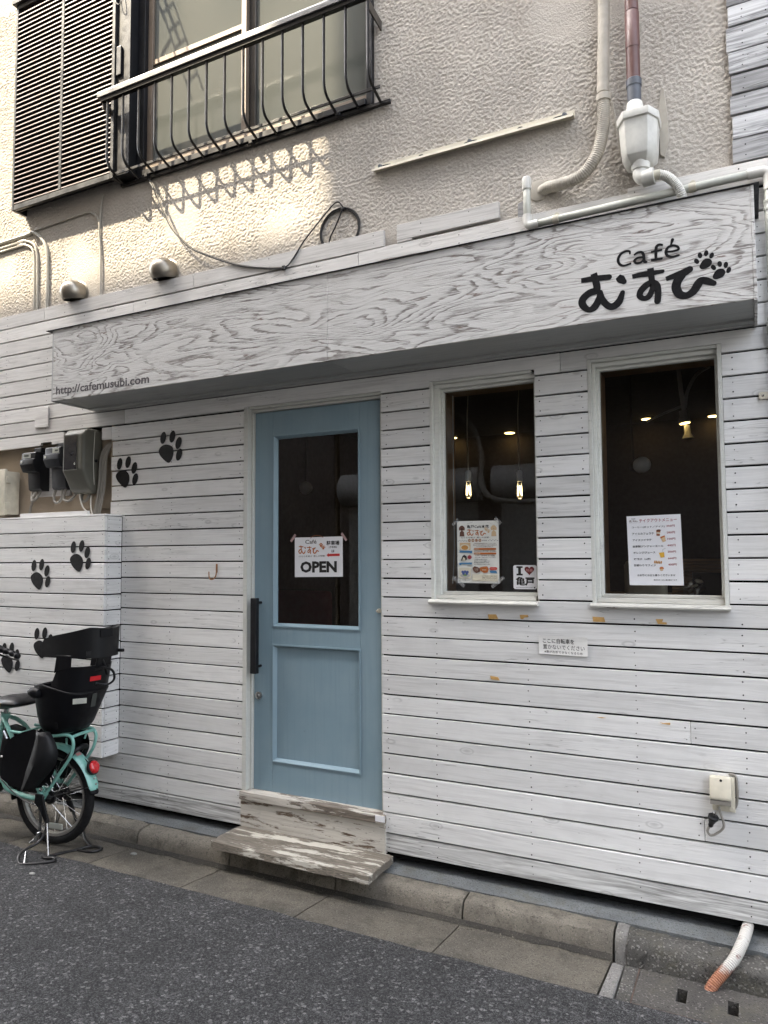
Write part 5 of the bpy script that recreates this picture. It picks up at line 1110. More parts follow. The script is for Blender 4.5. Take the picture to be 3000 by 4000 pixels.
P.rect(.05, .33, .755, .925, 'i_cream'); P.oval(.19, .885, .12, .032, 'i_grey'); P.oval(.19, .87, .055, .022, 'i_green')
for a, b in ((.13, .825), (.19, .82), (.25, .825), (.15, .85), (.23, .85)): P.oval(a, b, .032, .022, 'i_navy')
P.rect(.36, .97, .858, .965, 'i_cream'); P.lines([('レンタルルームあります。', .60, .955, .875, .898, .015), ('1時間 平日250円 土日500円', .60, .95, .905, .925, .012), ('セミナーや教室、女子会、ママ会などにご利用ください', .60, .96, .938, .948, .006)], 'i_ink_brown'); P.lines([('かわいいワンちゃん専用コーナーもあります', .04, .33, .935, .947, .01), ('わんちゃんメニューもご用意しております', .04, .30, .955, .967, .01)], 'i_ink')
for u, v, r_ in ((-.03, .02, 45), (.99, .015, -45), (-.04, .95, -40), (.10, 1.02, -38), (.90, 1.02, 45), (1.03, .95, 40)):
    c = (P.c[0][0]+u*P.w, P.c[0][1]-v*P.h); a_ = R(r_); q = [(c[0]+math.cos(a_)*a-math.sin(a_)*b, c[1]+math.sin(a_)*a+math.cos(a_)*b) for a, b in ((-.020, -.0085), (.020, -.0085), (.020, .0085), (-.020, .0085))]
    mesh('tape', [(x, P.y-.0035, z) for x, z in q], [(0, 1, 2, 3)], MT['cleartape'], P.t)

# sticker
t = thing('window_sticker', (-0.93, .0712, 1.40), 'small square white sticker with a dark heart in the left window corner', 'sticker')
prism('backing', [(-0.984+.006, 1.401), (-0.876-.006, 1.401), (-0.876, 1.407), (-0.876, 1.504), (-0.882, 1.510), (-0.978, 1.510), (-0.984, 1.504), (-0.984, 1.407)], .0705, .0715, MT['paper'], t)
yy = .0700
b = MB(); b.add(*textvf('亀戸', -0.974, -0.886, 1.416, 1.457, yy, 0.05)); b.add(*textvf('www.ilovekameido.tokyo', -0.973, -0.892, 1.4055, 1.4110, yy, .01)); b.add(*boxvf(-0.889, -0.883, yy-.0002, yy, 1.4050, 1.4115))
for q in ((-0.969, -0.940, 1.497, 1.505), (-0.969, -0.940, 1.463, 1.471), (-0.961, -0.948, 1.470, 1.498)): b.add(*boxvf(q[0], q[1], yy-.0002, yy, q[2], q[3]))
b.build('lettering', MT['i_ink'], t)
hc = [(-0.909+0.0225*(16*math.sin(a)**3)/16, yy-.0002, 1.4865+0.0225*(13*math.cos(a)-5*math.cos(2*a)-2*math.cos(3*a)-math.cos(4*a))/16) for a in [2*math.pi*k/28 for k in range(28)]]
mesh('heart', hc, [tuple(range(28))], MT['i_maroon'], t)
v, f = textvf('特典', -0.9245, -0.8935, 1.4795, 1.4935, yy-.0006, .01); mesh('heart_lettering', v, f, MT['i_pink'], t)

# takeaway menu in the right window
P = Paper('takeaway_menu', (-0.4800, 1.7185), (-0.2642, 1.7222), (-0.2592, 1.4262), (-0.4742, 1.4245), .0712, MT['paper'], 'white takeaway menu with prices in red in the right window', 'menu')
P.logo(.045, .215, .055, .088, 'i_darkbrown'); P.lines([('Cafe', .09, .165, .030, .050, .01)], 'i_ink'); P.lines([('- - - - - - - -', .05, .22, .098, .101, .01)], 'i_ink')
P.lines([('テイクアウトメニュー', .235, .93, .045, .098, .012)], 'i_wine')
items = [('コーヒー(ホット／アイス)', .09, .705, .150, .182, '250円'), ('アイスカフェラテ', .09, .50, .243, .277, '280円'), ('アイスソイラテ', .095, .45, .335, .366, '320円'), ('自家製ジンジャーエール', .095, .665, .425, .458, '440円'), ('オレンジジュース', .10, .51, .517, .547, '250円'), ('焼餃子（6個）', .10, .42, .610, .640, '660円'), ('日替わりマフィン', .10, .51, .697, .730, '400円')]
P.lines([(a, u0, u1, v0, v1, .018) for a, u0, u1, v0, v1, c in items], 'i_ink'); P.lines([(c, .735, .885, v0-.006, v1-.006, .012) for a, u0, u1, v0, v1, c in items], 'i_wine')
P.lines([('お気軽にお立ち寄りくださいませ', .155, .855, .842, .873, .018), ('店内飲食とは価格が異なります', .455, .885, .915, .935, .018)], 'i_ink')
P.poly([(.545, .215), (.625, .222), (.605, .300), (.545, .295)], 'i_brown', 'cup'); P.poly([(.548, .245), (.618, .250), (.614, .270), (.546, .264)], 'i_cream', 'cup'); P.oval(.59, .218, .042, .012, 'i_darkbrown', 'cup')
P.poly([(.610, .315), (.695, .292), (.715, .375), (.655, .390)], 'i_tan', 'cup'); P.poly([(.610, .315), (.695, .292), (.700, .312), (.620, .335)], 'i_orange', 'cup')
P.poly([(.575, .540), (.670, .530), (.675, .600), (.605, .610)], 'i_yellow', 'juice'); P.poly([(.640, .525), (.648, .525), (.652, .495), (.700, .480), (.698, .474), (.645, .490)], 'i_grey', 'straw')
for k in range(5): P.oval(.49+.03*k, .668+.002*k, .012, .024, 'i_pasta', 'dumpling', 25)
P.oval(.613, .760, .040, .022, 'i_orange', 'muffin'); P.poly([(.58, .765), (.645, .765), (.635, .795), (.59, .795)], 'i_tan', 'muffin')

# hand-lettered note on the boards
P = Paper('paper_note', (-0.852, 1.203), (-0.641, 1.203), (-0.642, 1.122), (-0.850, 1.125), -.0040, MT['note'], 'small hand-lettered note pinned to the boards below the windows', 'note', 0.004)
P.lines([('ここに自転車を', .085, .73, .13, .40, .014), ('置かないでください', .085, .94, .47, .72, .006), ('※車が左折できなくなるため', .11, .90, .79, .935, .012)], 'i_ink')
# remnants of masking tape
for k, (pl_, lb) in enumerate((([(-1.084, 1.288), (-1.045, 1.289), (-1.036, 1.269), (-1.080, 1.267)], 'tan tape scrap on the boards under the left end of the left window'),
        ([(-0.936, 1.290), (-0.898, 1.291), (-0.899, 1.281), (-0.915, 1.279), (-0.921, 1.271), (-0.932, 1.272)], 'torn tan tape scrap near the right end of the left window'),
        ([(-0.619, 1.292), (-0.571, 1.291), (-0.566, 1.271), (-0.616, 1.271)], 'largest tan tape scrap under the left end of the right window'),
        ([(-0.365, 1.290), (-0.336, 1.291), (-0.340, 1.279), (-0.323, 1.278), (-0.323, 1.270), (-0.357, 1.271)], 'ragged tan tape scrap under the middle of the right window'),
        ([(-0.361, 0.874), (-0.345, 0.872), (-0.320, 0.876), (-0.321, 0.867), (-0.350, 0.869)], 'thin tan tape scrap low on the boards at the right'),
        ([(-0.612, 0.8715), (-0.590, 0.8735), (-0.572, 0.8715), (-0.59, 0.869)], 'faint sliver of tan tape low on the boards below the note'),
        ([(-1.078, 1.013), (-1.040, 1.009), (-1.033, 0.995), (-1.073, 0.997)], 'lone tan tape scrap halfway down the boards beside the door'))):
    tag(prism('tape_scrap', pl_, -.0038, -.0020, MT['masking']), lb, 'tape', 'scraps of tape left on the boards')

# ------------------------------------------------------------------ the wooden step
t = thing('wooden_step', (-2.02, -0.13, 0.085), 'worn wooden doorstep with peeling white paint', 'step')
sv = []; sf = []; nx_, ny_ = 44, 10
def stepz(x, y): return 0.140+0.0022*mnoise.noise((x*5, y*30, 0))+0.0014*mnoise.noise((x*14, y*60, 7))
for lvl in (1, 0):
    for j in range(ny_+1):
        for i in range(nx_+1):
            u, w = i/nx_, j/ny_; x = -2.474+0.906*u; y = -0.256+0.247*w
            if i == 0: x += 0.018*mnoise.noise((0, y*22, 1))+0.008*mnoise.noise((0, y*70, 5))+ (0.03 if j == 0 else 0)
            if i == nx_: x += 0.010*mnoise.noise((4, y*25, 1))
            if j == 0: y += 0.008*mnoise.noise((x*5, 0, 2))+0.006*mnoise.noise((x*23, 0, 4))+(0.006 if lvl else 0)-0.016*(u-.5)
            z = stepz(x, y)-(0.004 if (j == 0 or i in (0, nx_)) else 0) if lvl else 0.103+0.003*mnoise.noise((x*8, y*30, 3))
            sv.append((x, y, z))
A = (nx_+1)*(ny_+1)
for j in range(ny_):
    for i in range(nx_): a = j*(nx_+1)+i; sf += [(a, a+1, a+nx_+2, a+nx_+1), (A+a, A+a+nx_+1, A+a+nx_+2, A+a+1)]
rim = [i for i in range(nx_+1)]+[(nx_+1)*j+nx_ for j in range(1, ny_+1)]+[(nx_+1)*ny_+i for i in range(nx_-1, -1, -1)]+[(nx_+1)*j for j in range(ny_-1, 0, -1)]
for a, b in zip(rim, rim[1:]+rim[:1]): sf.append((a, A+a, A+b, b))
mesh('tread', sv, sf, MT['step_top'], t, smooth=True)
for x in (-2.30, -1.72): box('bearer', (x-.03, x+.03, -.165, -.03, 0.078, 0.104), MT['step_edge'], t, 0.002)

# ------------------------------------------------------------------ drain at the right
t = thing('drain_cover', (-0.1, -0.35, 0), 'concrete drain cover with two finger slots at the kerb', 'drain cover')
c = MB(); Y0, Y1 = -0.466, -0.232
for a, b in ((-.428, -.292), (-.258, -.128), (-.094, .55)): c.add(*boxvf(a, b, Y0, Y1, -.06, .003))
for a, b in ((-.292, -.258), (-.128, -.094)): c.add(*boxvf(a, b, Y0, -.388, -.06, .003)); c.add(*boxvf(a, b, -.304, Y1, -.06, .003))
bm = None
o = c.build('slab', MT['cover'], t)
box('steel_edge', (-.4315, .55, -.4715, -.4665, -.05, .005), MT['edge_steel'], t); box('steel_edge', (-.4325, -.4285, -.4665, -.232, -.05, .0045), MT['edge_steel'], t)
t = thing('drain_hose', (-0.14, -0.12, 0), 'ribbed hose painted white and rust-red, dropping into the drain', 'hose')
p, rr = ribbed([(-0.050, .08, .150), (-0.062, .03, .130), (-0.074, -.05, .118), (-0.089, -.12, .106), (-0.110, -.176, .084), (-0.142, -.212, .052), (-0.178, -.245, .014), (-0.196, -.262, -.025), (-0.203, -.266, -.09)], 0.0195, 0.0016, 0.0075, 8)
v, f = tubevf(p, rr, 16); mesh('hose', v, f, MT['drainhose'], t, smooth=True)
for x, y, z, s, lb in ((-2.955, -0.275, 0.003, .014, 'white pebble in the gutter by the bicycle stand'), (-3.165, -0.72, 0.032, .012, 'pale pebble on the asphalt by the stand foot')):
    v, f = lathevf([(0.3*s, -0.4*s), (s, -0.1*s), (0.9*s, 0.2*s), (0.4*s, 0.42*s)], (x, y, z), (0, 0, 1), 8); v = [(q[0]+(q[0]-x)*.5+.2*s*mnoise.noise((q[0]*90, q[1]*90, q[2]*90)), q[1], q[2]) for q in v]
    tag(mesh('pebble', v, f, MT['pebble'], None, smooth=True), lb, 'pebble')
# ------------------------------------------------------------------ the bicycle (x back, y towards the wall, z up)
bike = thing('bicycle', (-3.39, -0.375, 0.0), 'mint green city bicycle with a black rear child seat, parked at the kerb', 'bicycle')
bike.rotation_euler.z = R(8); ORG[bike.name] = Vector((0, 0, 0))
mint, blk = MT['mint'], MT['seatplastic']
def wheel(cx, cz, Ro, spokes=28):
    rt_ = 0.0245; Rm = Ro-rt_
    tv = []; tf = []; N, M = 56, 12
    for i in range(N):
        a = 2*math.pi*i/N
        for k in range(M):
            b = 2*math.pi*k/M; r = Rm+rt_*math.cos(b)+(0.0012 if (i % 2 and abs(b) < 1.2) else 0); tv.append((cx+r*math.cos(a), rt_*0.98*math.sin(b), cz+r*math.sin(a)))
    for i in range(N):
        for k in range(M): tf.append((i*M+k, ((i+1) % N)*M+k, ((i+1) % N)*M+(k+1) % M, i*M+(k+1) % M))
    w = mesh('wheel', tv, tf, MT['tyre'], bike, smooth=True)
    prof = [(Rm-.021, -.0165), (Rm-.034, -.014), (Rm-.040, 0), (Rm-.034, .014), (Rm-.021, .0165), (Rm-.015, 0)]
    rv_ = []; rf_ = []; m = len(prof)
    for i in range(N):
        a = 2*math.pi*i/N
        for r, y in prof: rv_.append((cx+r*math.cos(a), y, cz+r*math.sin(a)))
    for i in range(N):
        for k in range(m): rf_.append((i*m+k, ((i+1) % N)*m+k, ((i+1) % N)*m+(k+1) % m, i*m+(k+1) % m))
    mesh('rim', rv_, rf_, MT['rim'], w, smooth=True)
    lathe('hub', [(.012, -.065), (.020, -.045), (.034, -.040), (.036, -.030), (.022, -.026), (.022, .026), (.036, .03), (.048, .034), (.050, .055), (.012, .066)], (cx, 0, cz), MT['meterblack'], w, axis=(0, 1, 0), seg=20)
    for k in range(spokes):
        a = 2*math.pi*k/spokes; s_ = 1 if k % 2 else -1; a2 = a+(0.55 if (k//2) % 2 else -0.55)
        v, f = tubevf([(cx+.032*math.cos(a2), .030*s_, cz+.032*math.sin(a2)), (cx+(Rm-.036)*math.cos(a), .004*s_, cz+(Rm-.036)*math.sin(a))], .0012, 4); mesh('spoke', v, f, MT['chrome'], w)
    return w
CX, CZ = -0.042, 0.268
rw = wheel(CX, CZ, 0.256)
box('wheel_reflector', (-.062, .028, -.020, -.012, .098, .128), MT['lcd'], rw, .004, 2)
wheel(-1.20, CZ, 0.256, 20)
# frame
def tb(nm, pts, r, mat=mint, par=None, n=5, sg=10): return tube(nm, pts, r, mat, par or bike, seg=sg, n=n)
tb('seat_tube', [(-.475, 0, .30), (-.435, 0, .50), (-.398, 0, .675)], .019, n=2)
tb('down_tube', [(-.50, 0, .30), (-.70, 0, .36), (-.88, 0, .55), (-.98, 0, .80)], .024); tb('head_tube', [(-.955, 0, .66), (-1.005, 0, .86)], .021, n=0)
for s in (-1, 1):
    tb('seat_stay', [(-.395, .022*s, .665), (-.345, .045*s, .640), (-.290, .062*s, .585), (-.18, .072*s, .44), (-.055, .075*s, .285)], .0115)
    tb('chain_stay', [(-.43, .045*s, .345), (-.343, .062*s, .338), (-.309, .068*s, .305), (-.244, .070*s, .282), (-.164, .072*s, .272), (-.085, .075*s, .268)], .0135)
    prism_ = [(-.105, .250), (-.058, .245), (-.020, .300), (-.060, .335), (-.095, .300)]
    v, f = prismvf(prism_, .071*s-.003, .071*s+.003); mesh('dropout', v, f, mint, bike, bevel=.001)
    tb('fork_leg', [(-1.005, .04*s, .62), (-1.06, .05*s, .50), (-1.20, .055*s, CZ)], .013)
tb('seat_clamp', [(-.400, 0, .660), (-.396, 0, .690)], .025, n=0); tb('seat_post', [(-.397, 0, .68), (-.385, 0, .735)], .014, MT['chrome'], n=0)
mo = lathe('motor', [(.050, -.055), (.075, -.045), (.080, 0), (.075, .045), (.050, .055)], (-.50, 0, .30), MT['meterblack'], bike, axis=(0, 1, 0), seg=24)
v, f = boxvf(-.04, .04, -.045, .045, 0, .28); sl = R(14)
mesh('battery', [(-.385+x*math.cos(sl)+z*math.sin(sl)*.9, y, .335+z-x*math.sin(sl)) for x, y, z in v], f, MT['meterblack'], bike, bevel=.012, seg=3, smooth=True)
tb('crank', [(-.50, -.075, .30), (-.55, -.085, .16)], .010, MT['chrome'], n=0); box('pedal', (-.60, -.50, -.17, -.09, .145, .17), MT['meterblack'], bike, .004)
tb('crank', [(-.50, .075, .30), (-.45, .085, .44)], .010, MT['chrome'], n=0); box('pedal', (-.50, -.40, .09, .17, .43, .455), MT['meterblack'], bike, .004)
box('chain_case', (-.53, -.07, .080, .092, .235, .335), MT['meterblack'], bike, .006, 2)
# saddle
sec_ = []
for s, hw, zt, zb in ((-.545, .020, .742, .715), (-.50, .030, .758, .712), (-.44, .048, .775, .708), (-.38, .082, .790, .712), (-.32, .110, .795, .725), (-.26, .118, .793, .735), (-.225, .105, .782, .742), (-.208, .060, .765, .748)):
    sec_.append([(s, hw*math.cos(a)*(abs(math.cos(a))**-.25 if abs(math.cos(a)) > .05 else 1), (zt+zb)/2+(zt-zb)/2*math.sin(a)) for a in [2*math.pi*k/16 for k in range(16)]])
v, f = loft(sec_); sd = mesh('saddle', v, f, MT['vinyl'], bike, smooth=True)
prism_v, prism_f = prismvf([(-.400, .730), (-.345, .755), (-.320, .768), (-.335, .745), (-.395, .715)], -.106, -.098); mesh('torn_foam', prism_v, prism_f, MT['sponge'], sd)
# handlebar, right grip at the left edge of the picture
tb('stem', [(-1.005, 0, .86), (-1.03, 0, 1.02)], .016, MT['chrome'], n=0)
hbp = [(-.60, -.27, .965), (-.72, -.265, .995), (-.86, -.20, 1.03), (-1.00, -.08, 1.04), (-1.03, 0, 1.03), (-1.00, .08, 1.04), (-.86, .20, 1.03), (-.72, .265, .995), (-.60, .27, .965)]
hb_ = tb('handlebar', hbp, .011, MT['chrome'])
for s in (-1, 1):
    P_ = [(-.725, .266*s, .998), (-.68, .269*s, .988), (-.63, .270*s, .973), (-.585, .270*s, .957)]; v, f = tubevf(catmull(P_, 6), [.016+.0035*math.sin(i*1.25) if i < 16 else .021-.003*(i-16) for i in range(19)], 14); mesh('grip', v, f, MT['seatplastic'], hb_, smooth=True)
    tb('brake_lever', [(-.765, .262*s, .995), (-.745, .272*s, .968), (-.70, .30*s, .945), (-.63, .31*s, .93)], .006, MT['meterblack'], hb_); lathe('shifter', [(.022, -.02), (.026, 0), (.024, .025), (.016, .04)], (-.75, .262*s, 1.005), MT['meterblack'], hb_, axis=(1, .02, -.25), seg=16)
    tb('bell_cable', [(-.77, .26*s, 1.0), (-.82, .25*s, 1.07), (-.92, .15*s, 1.06), (-1.0, .05*s, .95)], .003, MT['cable'], hb_, n=6, sg=6)
# rear carrier
for s in (-1, 1):
    tb('carrier_rail', [(-.27, .085*s, .612), (-.024, .085*s, .607), (.100, .086*s, .620), (.134, .086*s, .612), (.149, .086*s, .590), (.148, .085*s, .555), (.127, .083*s, .502), (.06, .079*s, .415), (-.011, .076*s, .325), (-.05, .076*s, .285)], .0088)
    for x in (-.02, .10): tb('carrier_hook', [(x, .080*s, .600), (x-.006, .072*s, .585), (x-.010, .068*s, .565)], .0055, n=3, sg=7)
tb('carrier_crossbar', [(.138, -.085, .610), (.140, -.04, .615), (.140, .04, .615), (.138, .085, .610)], .0088)
for x in (-.20, .04): tb('carrier_crossbar', [(x, -.085, .610), (x, .085, .610)], .007, n=0)
# mudguard
def guard_sheet(a0, a1, Rg, hw, nm, mat, n=26):
    v = []; f = []; m = 7
    for i in range(n+1):
        a = R(a0+(a1-a0)*i/n)
        for k in range(m):
            q = -1+2*k/(m-1); rr_ = Rg+0.012*(1-q*q)-(0.0 if abs(q) < .99 else .004); v.append((CX+rr_*math.cos(a), hw*q*(1 if i not in (0, n) else .7), CZ+rr_*math.sin(a)))
    for i in range(n):
        for k in range(m-1): f.append((i*m+k, (i+1)*m+k, (i+1)*m+k+1, i*m+k+1))
    return mesh(nm, v, f, mat, bike, smooth=True)
mg = guard_sheet(128, 12, 0.270, 0.038, 'mudguard', mint); guard_sheet(190, 124, 0.272, 0.037, 'mudguard_flap', MT['seatplastic'])
guard_sheet(13, 7, 0.270, 0.030, 'mudguard_tip', MT['seatplastic'], 4)
nl = Vector((.94, 0, .34)); tl = lathe('tail_light', [(.026, -.012), (.034, -.004), (.034, .006), (.031, .012), (.024, .0185), (.010, .021)], (.212, 0, .440), MT['redlens'], bike, axis=nl, seg=24)
lathe('lamp_housing', [(.020, -.03), (.038, -.012), (.0385, .002), (.034, .004)], (.2115, 0, .440), MT['meterblack'], tl, axis=nl, seg=24)
for z_, a_ in ((.372, 23.5), (.345, 17.5)): lathe('rivet', [(.006, 0), (.005, .003)], (CX+.283*math.cos(R(a_)), 0, CZ+.283*math.sin(R(a_))), MT['chrome'], mg, axis=(math.cos(R(a_)), 0, math.sin(R(a_))), seg=10)
prism_v = [(CX+.2835*math.cos(R(a))+0, y, CZ+.2835*math.sin(R(a))) for a, y in ((58, -.024), (58, .012), (54, .012), (54, -.024))]; mesh('warning_sticker', prism_v, [(0, 1, 2, 3)], MT['i_pink'], mg)
lk = tb('ring_lock', [(.070, -.058, .455), (.095, -.060, .492), (.125, -.045, .528), (.138, 0, .545), (.125, .045, .528), (.095, .060, .492), (.070, .058, .455)], .013, MT['meterblack']); lathe('lock_barrel', [(.018, 0), (.017, .016), (.009, .018)], (.082, -.060, .468), MT['meterblack'], lk, axis=(.2, -1, .1), seg=14)
for s in (-1, 1): tb('mudguard_stay', [(-.045, .066*s, .270), (.05, .055*s, .300), (.215, .036*s, .346)], .003, MT['cable'], n=3, sg=6)
# skirt guards and foot shields
for s in (-1, 1):
    v = [(-.09, .088*s, .40)]; ar = [(-.330, .36), (-.325, .45), (-.295, .535), (-.25, .585), (-.18, .618), (-.10, .640), (-.02, .628), (.045, .565), (.055, .48), (.02, .40), (-.05, .335), (-.16, .315), (-.26, .325)]
    v += [(x, .090*s+(.010*s if z > .5 else 0), z) for x, z in ar]; f = [(0, i, i % len(ar)+1) for i in range(1, len(ar)+1)]
    mesh('skirt_guard', v, f, MT['seatplastic'], bike, smooth=True)
    cs_ = []                                       # foot shield: a strip bulging outwards
    for i in range(13):
        t_ = i/12; z = .640-.315*t_; xc = -.025+.070*math.sin(min(1, t_*1.5)*math.pi*.55)-.165*t_**1.35; w = .050+.045*math.sin(math.pi*min(1, t_*1.05))
        cs_.append([(xc-w, s*.105, z), (xc-w*.5, s*(.135+.020*math.sin(math.pi*t_)), z), (xc, s*(.148+.026*math.sin(math.pi*t_)), z), (xc+w*.55, s*(.140+.020*math.sin(math.pi*t_)), z), (xc+w, s*.118, z)])
    v = [p for c in cs_ for p in c]; f = [(i*5+k, (i+1)*5+k, (i+1)*5+k+1, i*5+k+1) for i in range(12) for k in range(4)]
    o = mesh('foot_shield', v, f, MT['guardplastic'], bike, smooth=True)
    bm = bmesh.new(); bm.from_mesh(o.data); bmesh.ops.solidify(bm, geom=bm.faces[:], thickness=.005); bm.to_mesh(o.data); bm.free(); o.data.polygons.foreach_set('use_smooth', [True]*len(o.data.polygons))
# double-leg stand
st_ = MT['frame_dark']
v, f = prismvf([(-.085, .300), (-.035, .300), (-.020, .240), (.010, .165), (-.012, .150), (-.055, .220), (-.090, .255)], -.098, -.086); sm = mesh('stand', v, f, MT['black'], bike, bevel=.003)
v, f = prismvf([(-.085, .300), (-.035, .300), (-.020, .240), (.010, .165), (-.012, .150), (-.055, .220), (-.090, .255)], .086, .098); mesh('stand_plate', v, f, MT['black'], sm, bevel=.003)
sp = MT['stand']
tb('stand_leg', [(.000, -.092, .175), (-.006, -.105, .11), (-.014, -.145, .072), (-.030, -.205, .060), (-.020, -.262, .048), (.012, -.290, .026), (.060, -.290, .0285), (.125, -.255, .0295), (.160, -.212, .0295), (.130, -.190, .0295), (.085, -.205, .0295)], .0075, sp, sm)
tb('stand_brace', [(-.010, -.225, .058), (.045, -.290, .030)], .005, MT['chrome'], sm, n=0); tb('stand_brace', [(.002, -.098, .155), (.090, -.180, .032)], .005, MT['chrome'], sm, n=0)
tb('stand_crossbar', [(.075, -.205, .0295), (.110, -.110, .022), (.135, -.045, .014), (.180, .020, .016), (.235, .030, .014), (.260, .012, .014), (.235, -.030, .014), (.150, -.035, .014)], .0075, sp, sm)
tb('stand_leg', [(.000, .092, .175), (.010, .098, .12), (.035, .112, .075), (.065, .100, .055), (.115, .060, .030), (.185, .022, .016)], .0075, sp, sm); tb('stand_leg', [(.035, .112, .075), (.03, .128, .045), (.055, .120, .017), (.13, .070, .014), (.185, .030, .015)], .0065, sp, sm)
v = []; n_ = 150
for i in range(n_): a = i*2*math.pi/6; q = i/n_; v.append((-.048+.030*q-.02*q*q+.007*math.cos(a), -.100+.007*math.sin(a)-.008*q, .245-.135*q))
tb('stand_spring', v, .0016, MT['black'], sm, n=0, sg=5); prism_v, prism_f = prismvf([(-.030, .118), (-.012, .125), (-.030, .075), (-.075, .055), (-.082, .062), (-.050, .085)], -.135, -.120); mesh('stand_pedal', prism_v, prism_f, MT['chrome'], sm, bevel=.002)
tb('brake_cable', [(-.42, -.055, .40), (-.30, -.085, .330), (-.18, -.090, .262), (-.09, -.085, .245), (-.04, -.078, .300)], .003, MT['cable'], n=6, sg=6)
tb('lamp_cable', [(-.05, .05, .30), (.03, .045, .44), (.10, .02, .49), (.185, 0, .455)], .0025, MT['cable'], n=6, sg=5)
tb('brake_arm', [(-.042, -.070, .268), (-.09, -.078, .235), (-.15, -.076, .258)], .006, MT['chrome'], n=3, sg=6)
for x, z in ((-.085, .262), (-.045, .287), (-.060, .320)): lathe('axle_nut', [(.011, 0), (.010, .008), (.005, .012)], (x, -.078, z), MT['chrome'], bike, axis=(0, -1, 0), seg=6)
tb('battery_latch', [(-.36, -.047, .60), (-.33, -.050, .56)], .008, MT['chrome'], n=0, sg=6); tb('reflector_band', [(-.322, -.0485, .46), (-.375, -.0485, .46)], .006, MT['lcd'], n=0, sg=6)
# ------------------------------------------------------------------ child seat
def ring_(s0, s1, hw, z, n=32, e=2.6, dz=None):
    c = (s0+s1)/2; a_ = (s1-s0)/2; out = []
    for k in range(n):
        t_ = 2*math.pi*k/n; cx_, sy_ = math.cos(t_), math.sin(t_); x = c+a_*math.copysign(abs(cx_)**(2/e), cx_); y = hw*math.copysign(abs(sy_)**(2/e), sy_)
        out.append((x, y, z+(dz(x, y) if dz else 0)))
    return out
rimz = lambda x, y: 0.022*math.exp(-((x-.0)/.07)**2)+(-.018 if x > .10 else 0)*min(1, (x-.10)/.08 if x > .10 else 0)
secs = [ring_(-.065, .115, .080, .626), ring_(-.085, .135, .104, .633), ring_(-.098, .158, .122, .664), ring_(-.108, .180, .136, .715), ring_(-.117, .206, .148, .775), ring_(-.121, .226, .157, .830, dz=lambda x, y: rimz(x, y)*.5), ring_(-.120, .236, .162, .858, dz=rimz), ring_(-.116, .233, .160, .864, dz=rimz), ring_(-.108, .224, .151, .862, dz=rimz), ring_(-.10, .215, .145, .80), ring_(-.08, .18, .12, .71)]
v, f = loft(secs); cseat = mesh('child_seat', v, f, blk, bike, smooth=True); cseat['label'] = 'black plastic child seat with a wrap-around head guard'
def usheet(plan, zlo, zhi, lean, nm, mat, th=.007, rows=6):
    Pp = catmull([(x, y, 0) for x, y in plan], 6); v = []; f = []; m = len(Pp)
    for j in range(rows+1):
        w = j/rows
        for i, p in enumerate(Pp):
            u_ = i/(m-1); z = zlo(u_)+(zhi(u_)-zlo(u_))*w; v.append((p[0]+lean*(z-.86), p[1], z))
    for j in range(rows):
        for i in range(m-1): a = j*m+i; f.append((a, a+1, a+m+1, a+m))
    o = mesh(nm, v, f, mat, cseat, smooth=True); bm = bmesh.new(); bm.from_mesh(o.data); bmesh.ops.solidify(bm, geom=bm.faces[:], thickness=th); bm.to_mesh(o.data); bm.free()
    o.data.polygons.foreach_set('use_smooth', [True]*len(o.data.polygons)); o.data.set_sharp_from_angle(angle=R(40)); return o
plan1 = [(.036, -.136), (.09, -.140), (.155, -.135), (.202, -.112), (.228, -.060), (.233, 0), (.228, .060), (.202, .112), (.155, .135), (.09, .140), (.036, .136)]
edge = lambda u_: 1 if u_ < .5 else 1
usheet(plan1, lambda u_: .835, lambda u_: .985-.10*max(0, (.05-min(u_, 1-u_))/.05), .20, 'back_shell', blk)
for s in (-1, 1):
    v = []
    for x, z in ((.062, .95), (.168, .983), (.172, 1.045), (.078, 1.045)): v += [(x, .141*s, z), (x, .131*s, z)]
    mesh('front_post', v, [(0, 2, 4, 6), (7, 5, 3, 1), (0, 1, 3, 2), (2, 3, 5, 4), (4, 5, 7, 6), (6, 7, 1, 0)], blk, cseat, bevel=.002)
v, f = boxvf(.243, .255, -.055, .055, .975, 1.05); mesh('rear_post', [(x+.20*(z-.93), y, z) for x, y, z in v], f, blk, cseat, bevel=.003)
plan2 = [(-.045, -.132), (.04, -.139), (.14, -.139), (.22, -.127), (.277, -.088), (.300, -.035), (.300, .035), (.277, .088), (.22, .127), (.14, .139), (.04, .139), (-.045, .132)]
def topz(u_):
    q = min(u_, 1-u_)*2; return 1.118+.072*min(1, q/.62)**.8-.010*max(0, (q-.62)/.38)-(.03*max(0, (.02-q)/.02))
hg = usheet(plan2, lambda u_: 1.030, topz, .06, 'head_guard', MT['guardplastic'], .009, 8)
hg['label'] = 'charcoal plastic head guard of the child seat'
def decal(c, nrm, w, h, nm, mat, par, off=.004, upv=(0, 0, 1)):
    c, nrm = Vector(c), Vector(nrm).normalized(); uu = Vector(upv); uu = (uu-nrm*uu.dot(nrm)).normalized(); rr_ = uu.cross(nrm); c = c+nrm*off
    v = [c-rr_*w-uu*h, c+rr_*w-uu*h, c+rr_*w+uu*h, c-rr_*w+uu*h]; v += [p-nrm*.002 for p in v]
    return mesh(nm, v, [(0, 1, 2, 3), (7, 6, 5, 4), (0, 4, 5, 1), (1, 5, 6, 2), (2, 6, 7, 3), (3, 7, 4, 0)], mat, par)
tube('rim_bead', [(x, y, z+.004) for x, y, z in ring_(-.119, .235, .161, .861, dz=rimz)], .0045, MT['guardplastic'], cseat, seg=6, closed=True)
